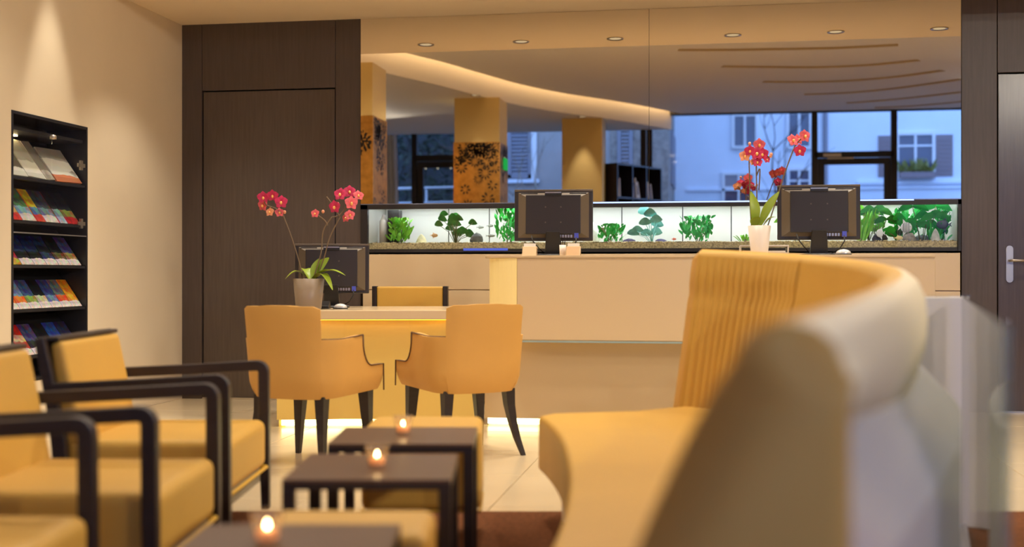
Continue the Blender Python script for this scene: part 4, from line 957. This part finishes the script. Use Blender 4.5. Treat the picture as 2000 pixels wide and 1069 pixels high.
fp_ = thing('picture_frame', (bkA.x+.62*math.cos(ba), bkA.y+.62*math.sin(ba), 2.147), 'white framed photograph leaning in the middle bay of the dark bookcase', 'picture', rz=ba)
Rm = Matrix.Rotation(.15, 4, 'X')
MB().box(-.09, .09, -.06, -.045, 0, .27, Rm).build('frame', M['wframe'], fp_); MB().box(-.05, .05, -.044, -.042, .06, .21, Rm).build('print', M['monitord'], fp_)
ex = thing('exit_reflection', (-2.768, 2.02, 2.36), 'green glow standing in for an exit sign reflected in the middle gold column', 'sign')
MB().box(.0, .018, -.12, .12, 0, .15).build('panel', emat('reflected exit green', (40, 190, 90), .7), ex); MB().box(.0, .022, -.125, .125, .15, .16).build('top_rail', M['steel'], ex)  # emissive panel painting an exit sign's reflection onto the cladding

# ------------------------------------------------------------------ outside the rear windows
struct(MB().box(-16, 14, -16, YW-.2, -.2, -.1).build('ground', M['street']))
hb = thing('house', (-.62, -9, -.1), 'pale rendered house across the street, with white framed windows', 'house')
MB().box(-.27, 9, -4, 0, 0, 11).build('wall', M['facadeW'], hb)
def hwin(par, x0, x1, z0, z1, y=0, shut=None, blind=False):
    f = MB(); t_ = .06; f.box(x0-t_, x1+t_, y, y+.05, z1, z1+t_).box(x0-t_, x1+t_, y, y+.09, z0-t_, z0).box(x0-t_, x0, y, y+.05, z0, z1).box(x1, x1+t_, y, y+.05, z0, z1)
    xm = (x0+x1)/2; f.box(xm-.025, xm+.025, y, y+.04, z0, z1).box(x0, x1, y, y+.035, z0+(z1-z0)*.72, z0+(z1-z0)*.72+.04)
    w_ = f.build('window', M['wframe'], par)
    MB().box(x0, xm-.025, y, y+.012, z0, z1).build('pane', M['wpane'], w_); MB().box(xm+.025, x1, y, y+.012, z0, z1).build('pane', M['wpane'], w_)
    if blind: MB().box(x0, x1, y+.013, y+.03, z1-(z1-z0)*.28, z1).build('blind', M['shutter'], w_)
    if shut:
        ww = (x1-x0)/2
        for sgn in (-1, 1):
            xa, xb = (x0-.08-ww, x0-.08) if sgn < 0 else (x1+.08, x1+.08+ww)
            sh_ = MB().box(xa, xb, y, y+.03, z0, z1).build('shutter', shut, par)
            for k in range(int((z1-z0)/.09)):
                MB().box(xa+.05, xb-.05, y+.03, y+.04, z0+.03+k*.09, z0+.075+k*.09).build('slat', shut, sh_)
    return w_
for dx, z0, z1, xs_, sh, bl_ in ((.95+.3, 3.85, 4.75, .22, None, False), (.80+.32, 2.2, 3.22, .3, None, True), (1.78+.62, 3.82, 4.8, .21, None, False)): hwin(hb, dx-xs_, dx+xs_, z0, z1, 0, sh, bl_)
for xw in (3.0, 5.4+.0, 7.6): hwin(hb, xw-.4 if xw != 5.4 else 4.47, xw+.4 if xw != 5.4 else 5.15, .9, 2.3) if xw != 5.4 else None
hwin(hb, 4.47, 5.15, 3.14, 4.02, 0, M['shutterr'])
hwin(hb, 2.2, 2.6, 2.45, 3.3, 0, M['shutter'])
MB().box(3.6, 8.9, 0, .08, 2.98, 3.04).build('ledge', M['facadeW'], hb); MB().box(0, 8.9, 0, .05, 2.88, 2.93).build('ledge', M['facadeW'], hb)
MB().tube([(2.95, .06, 0), (2.95, .06, 10)], .05, 8).build('drain_pipe', M['shutter'], hb)
fb = thing('flower_box', (4.2, -8.8, 3.0), 'window box with yellow green plants on the house across the street', 'planter')
MB().box(-.36, .36, -.09, .09, 0, .12).build('box', M['shutterr'], fb)
lv = MB(); R = random.Random(9)
for k in range(70):
    x = R.uniform(-.34, .34); lv.leaf((x, 0, .1), (x+R.uniform(-.12,.12), R.uniform(-.1,.16), .14+R.random()**2*.3), .06, (0,0,.03), (1,.3,0), 4)
lv.build('foliage', gmat('window box leaves', (120, 124, 60)), fb, smooth=True)
hg = thing('house', (-4.8, -6, -.1), 'grey rendered house with louvred shutters seen behind the columns', 'house')
MB().box(0, 2.75, -7, 0, 0, 11).build('wall', M['facadeG'], hg); MB().box(2.75, 3.9, -7, .02, 0, 11).build('stone_wall', M['facadeS'], hg)
def bigshutter(x0, x1, z0, z1):
    s_ = MB(); s_.box(x0, x0+.07, 0, .05, z0, z1).box(x1-.07, x1, 0, .05, z0, z1).box(x0, x1, 0, .05, z1-.07, z1).box(x0, x1, 0, .05, z0, z0+.07).box(x0+.07, x1-.07, 0, .012, z0, z1)
    o = s_.build('shutter', M['shutter'], hg)
    for k in range(int((z1-z0-.14)/.075)):
        MB().hexa([(x0+.07,.012,z0+.08+k*.075),(x1-.07,.012,z0+.08+k*.075),(x1-.07,.055,z0+.075+k*.075),(x0+.07,.055,z0+.075+k*.075)],
                  [(x0+.07,.012,z0+.125+k*.075),(x1-.07,.012,z0+.125+k*.075),(x1-.07,.03,z0+.11+k*.075),(x0+.07,.03,z0+.11+k*.075)]).build('slat', M['shutter'], o)
bigshutter(.72, 1.2, 2.98, 4.1)
MB().box(1.2, 1.3, 0, .06, 2.95, 4.12).build('window_jamb', M['wframe'], hg); MB().box(.6, 1.35, 0, .1, 2.88, 2.95).build('sill', M['facadeW'], hg)
bigshutter(2.9, 3.2, 2.6, 4.3)
for yy in (-1.3, -2.4):
    MB().box(3.9, 3.95, yy-.3, yy+.3, 2.9, 4.0).build('side_shutter', M['shutter'], hg)
def branches(loc, label, m, height, n, spread, seed, leafm=None):
    t = thing('tree', loc, label, 'tree'); R = random.Random(seed); b = MB()
    tw = MB()
    def grow(p, d, ln, r, lv_):
        pts = [p]; q = Vector(p)
        for k in range(4):
            d = (d+Vector((R.uniform(-.25,.25), R.uniform(-.25,.25), R.uniform(-.1,.2)))).normalized(); q = q+d*ln/4; pts.append(tuple(q))
        (b if lv_ == 0 else tw).tube(pts, [r*(1-.12*k) for k in range(5)], 6)
        if lv_ < 3:
            for k in range(n):
                a = Vector((R.uniform(-1,1)*spread, R.uniform(-1,1)*spread*.6, R.uniform(.2,1))).normalized()
                grow(pts[R.randint(2, 4)], (d*.5+a*.8).normalized(), ln*R.uniform(.5,.75), r*.5, lv_+1)
    grow((0,0,0), Vector((0,0,1)), height, .05, 0)
    b.build('trunk', m, t, smooth=True)
    tw.build('branches', m, t, smooth=True)
    if leafm:
        lf = MB()
        for k in range(1500):
            a = R.uniform(0, 2*PI); q = R.random()**.5*spread*1.3; z = height*R.uniform(.4, 2.0); x, y = q*math.cos(a), q*math.sin(a)*.6
            lf.leaf((x,y,z), (x+R.uniform(-.2,.2), y+R.uniform(-.1,.2), z+R.uniform(-.2,.1)), .09, (0,0,.03), (R.uniform(-1,1),.3,R.uniform(-1,1)), 3)
        o = lf.build('foliage', leafm, t); o['kind'] = 'stuff'
    return t
branches((-3.0, -4.5, -.1), 'bare pale branched tree against the grey house wall', M['bark'], 2.3, 3, .6, 4)
branches((1.9, -7.6, -.1), 'bare dark street tree in front of the pale house', M['barkd'], 2.6, 3, 1.1, 12)
branches((-6.35, -6.4, -.1), 'dark evergreen tree outside the far left rear window', M['barkd'], 2.6, 3, .95, 21, M['foliage'])
branches((-9.6, -6.6, -.1), 'second dark evergreen tree further left outside the rear window', M['barkd'], 2.6, 3, 1.4, 22, M['foliage'])
hd = thing('garden_wall', (-13, -9.2, -.1), 'dark garden wall behind the evergreen trees', 'wall'); MB().box(0, 8.1, -.3, 0, 0, 6.5).build('masonry', mat('dark wall', (58, 62, 66), .9, var=.3, scale=3), hd)
rl = thing('railing', (-6.6, -3.6, -.1), 'pale steel railing outside the left rear door', 'railing')
for z in (2.35, 2.62): MB().tube([(0, 0, z), (2.2, 0, z+.02)], .025, 8).build('rail', M['rail'], rl, smooth=True)
for k in range(4): MB().tube([(.1+.66*k, 0, 0), (.1+.66*k, 0, 2.62)], .02, 8).build('post', M['rail'], rl, smooth=True)
for k, x in enumerate((-5.35, -5.12, -4.9, -4.66)):
    t = thing('lantern', (x, -3.3, 2.9), 'small lit lantern outside the left rear door, %s of four' % ['leftmost', 'second from left', 'second from right', 'rightmost'][k], 'lantern', 'garden lanterns')
    MB().lathe([(.008, -.045), (.035, .035), (.03, .045)], 8).build('shade', emat('lantern glow', (255, 244, 214), 1.6), t)
    MB().tube([(0, 0, .045), (0, 0, .13)], .004, 5).build('hook', M['barkd'], t)
tag(MB().tube([(-6.6, -3.3, 3.02), (-4.4, -3.3, 3.03)], .006, 6).build('rope', M['barkd']), 'dark rope carrying the four lanterns', 'rope')
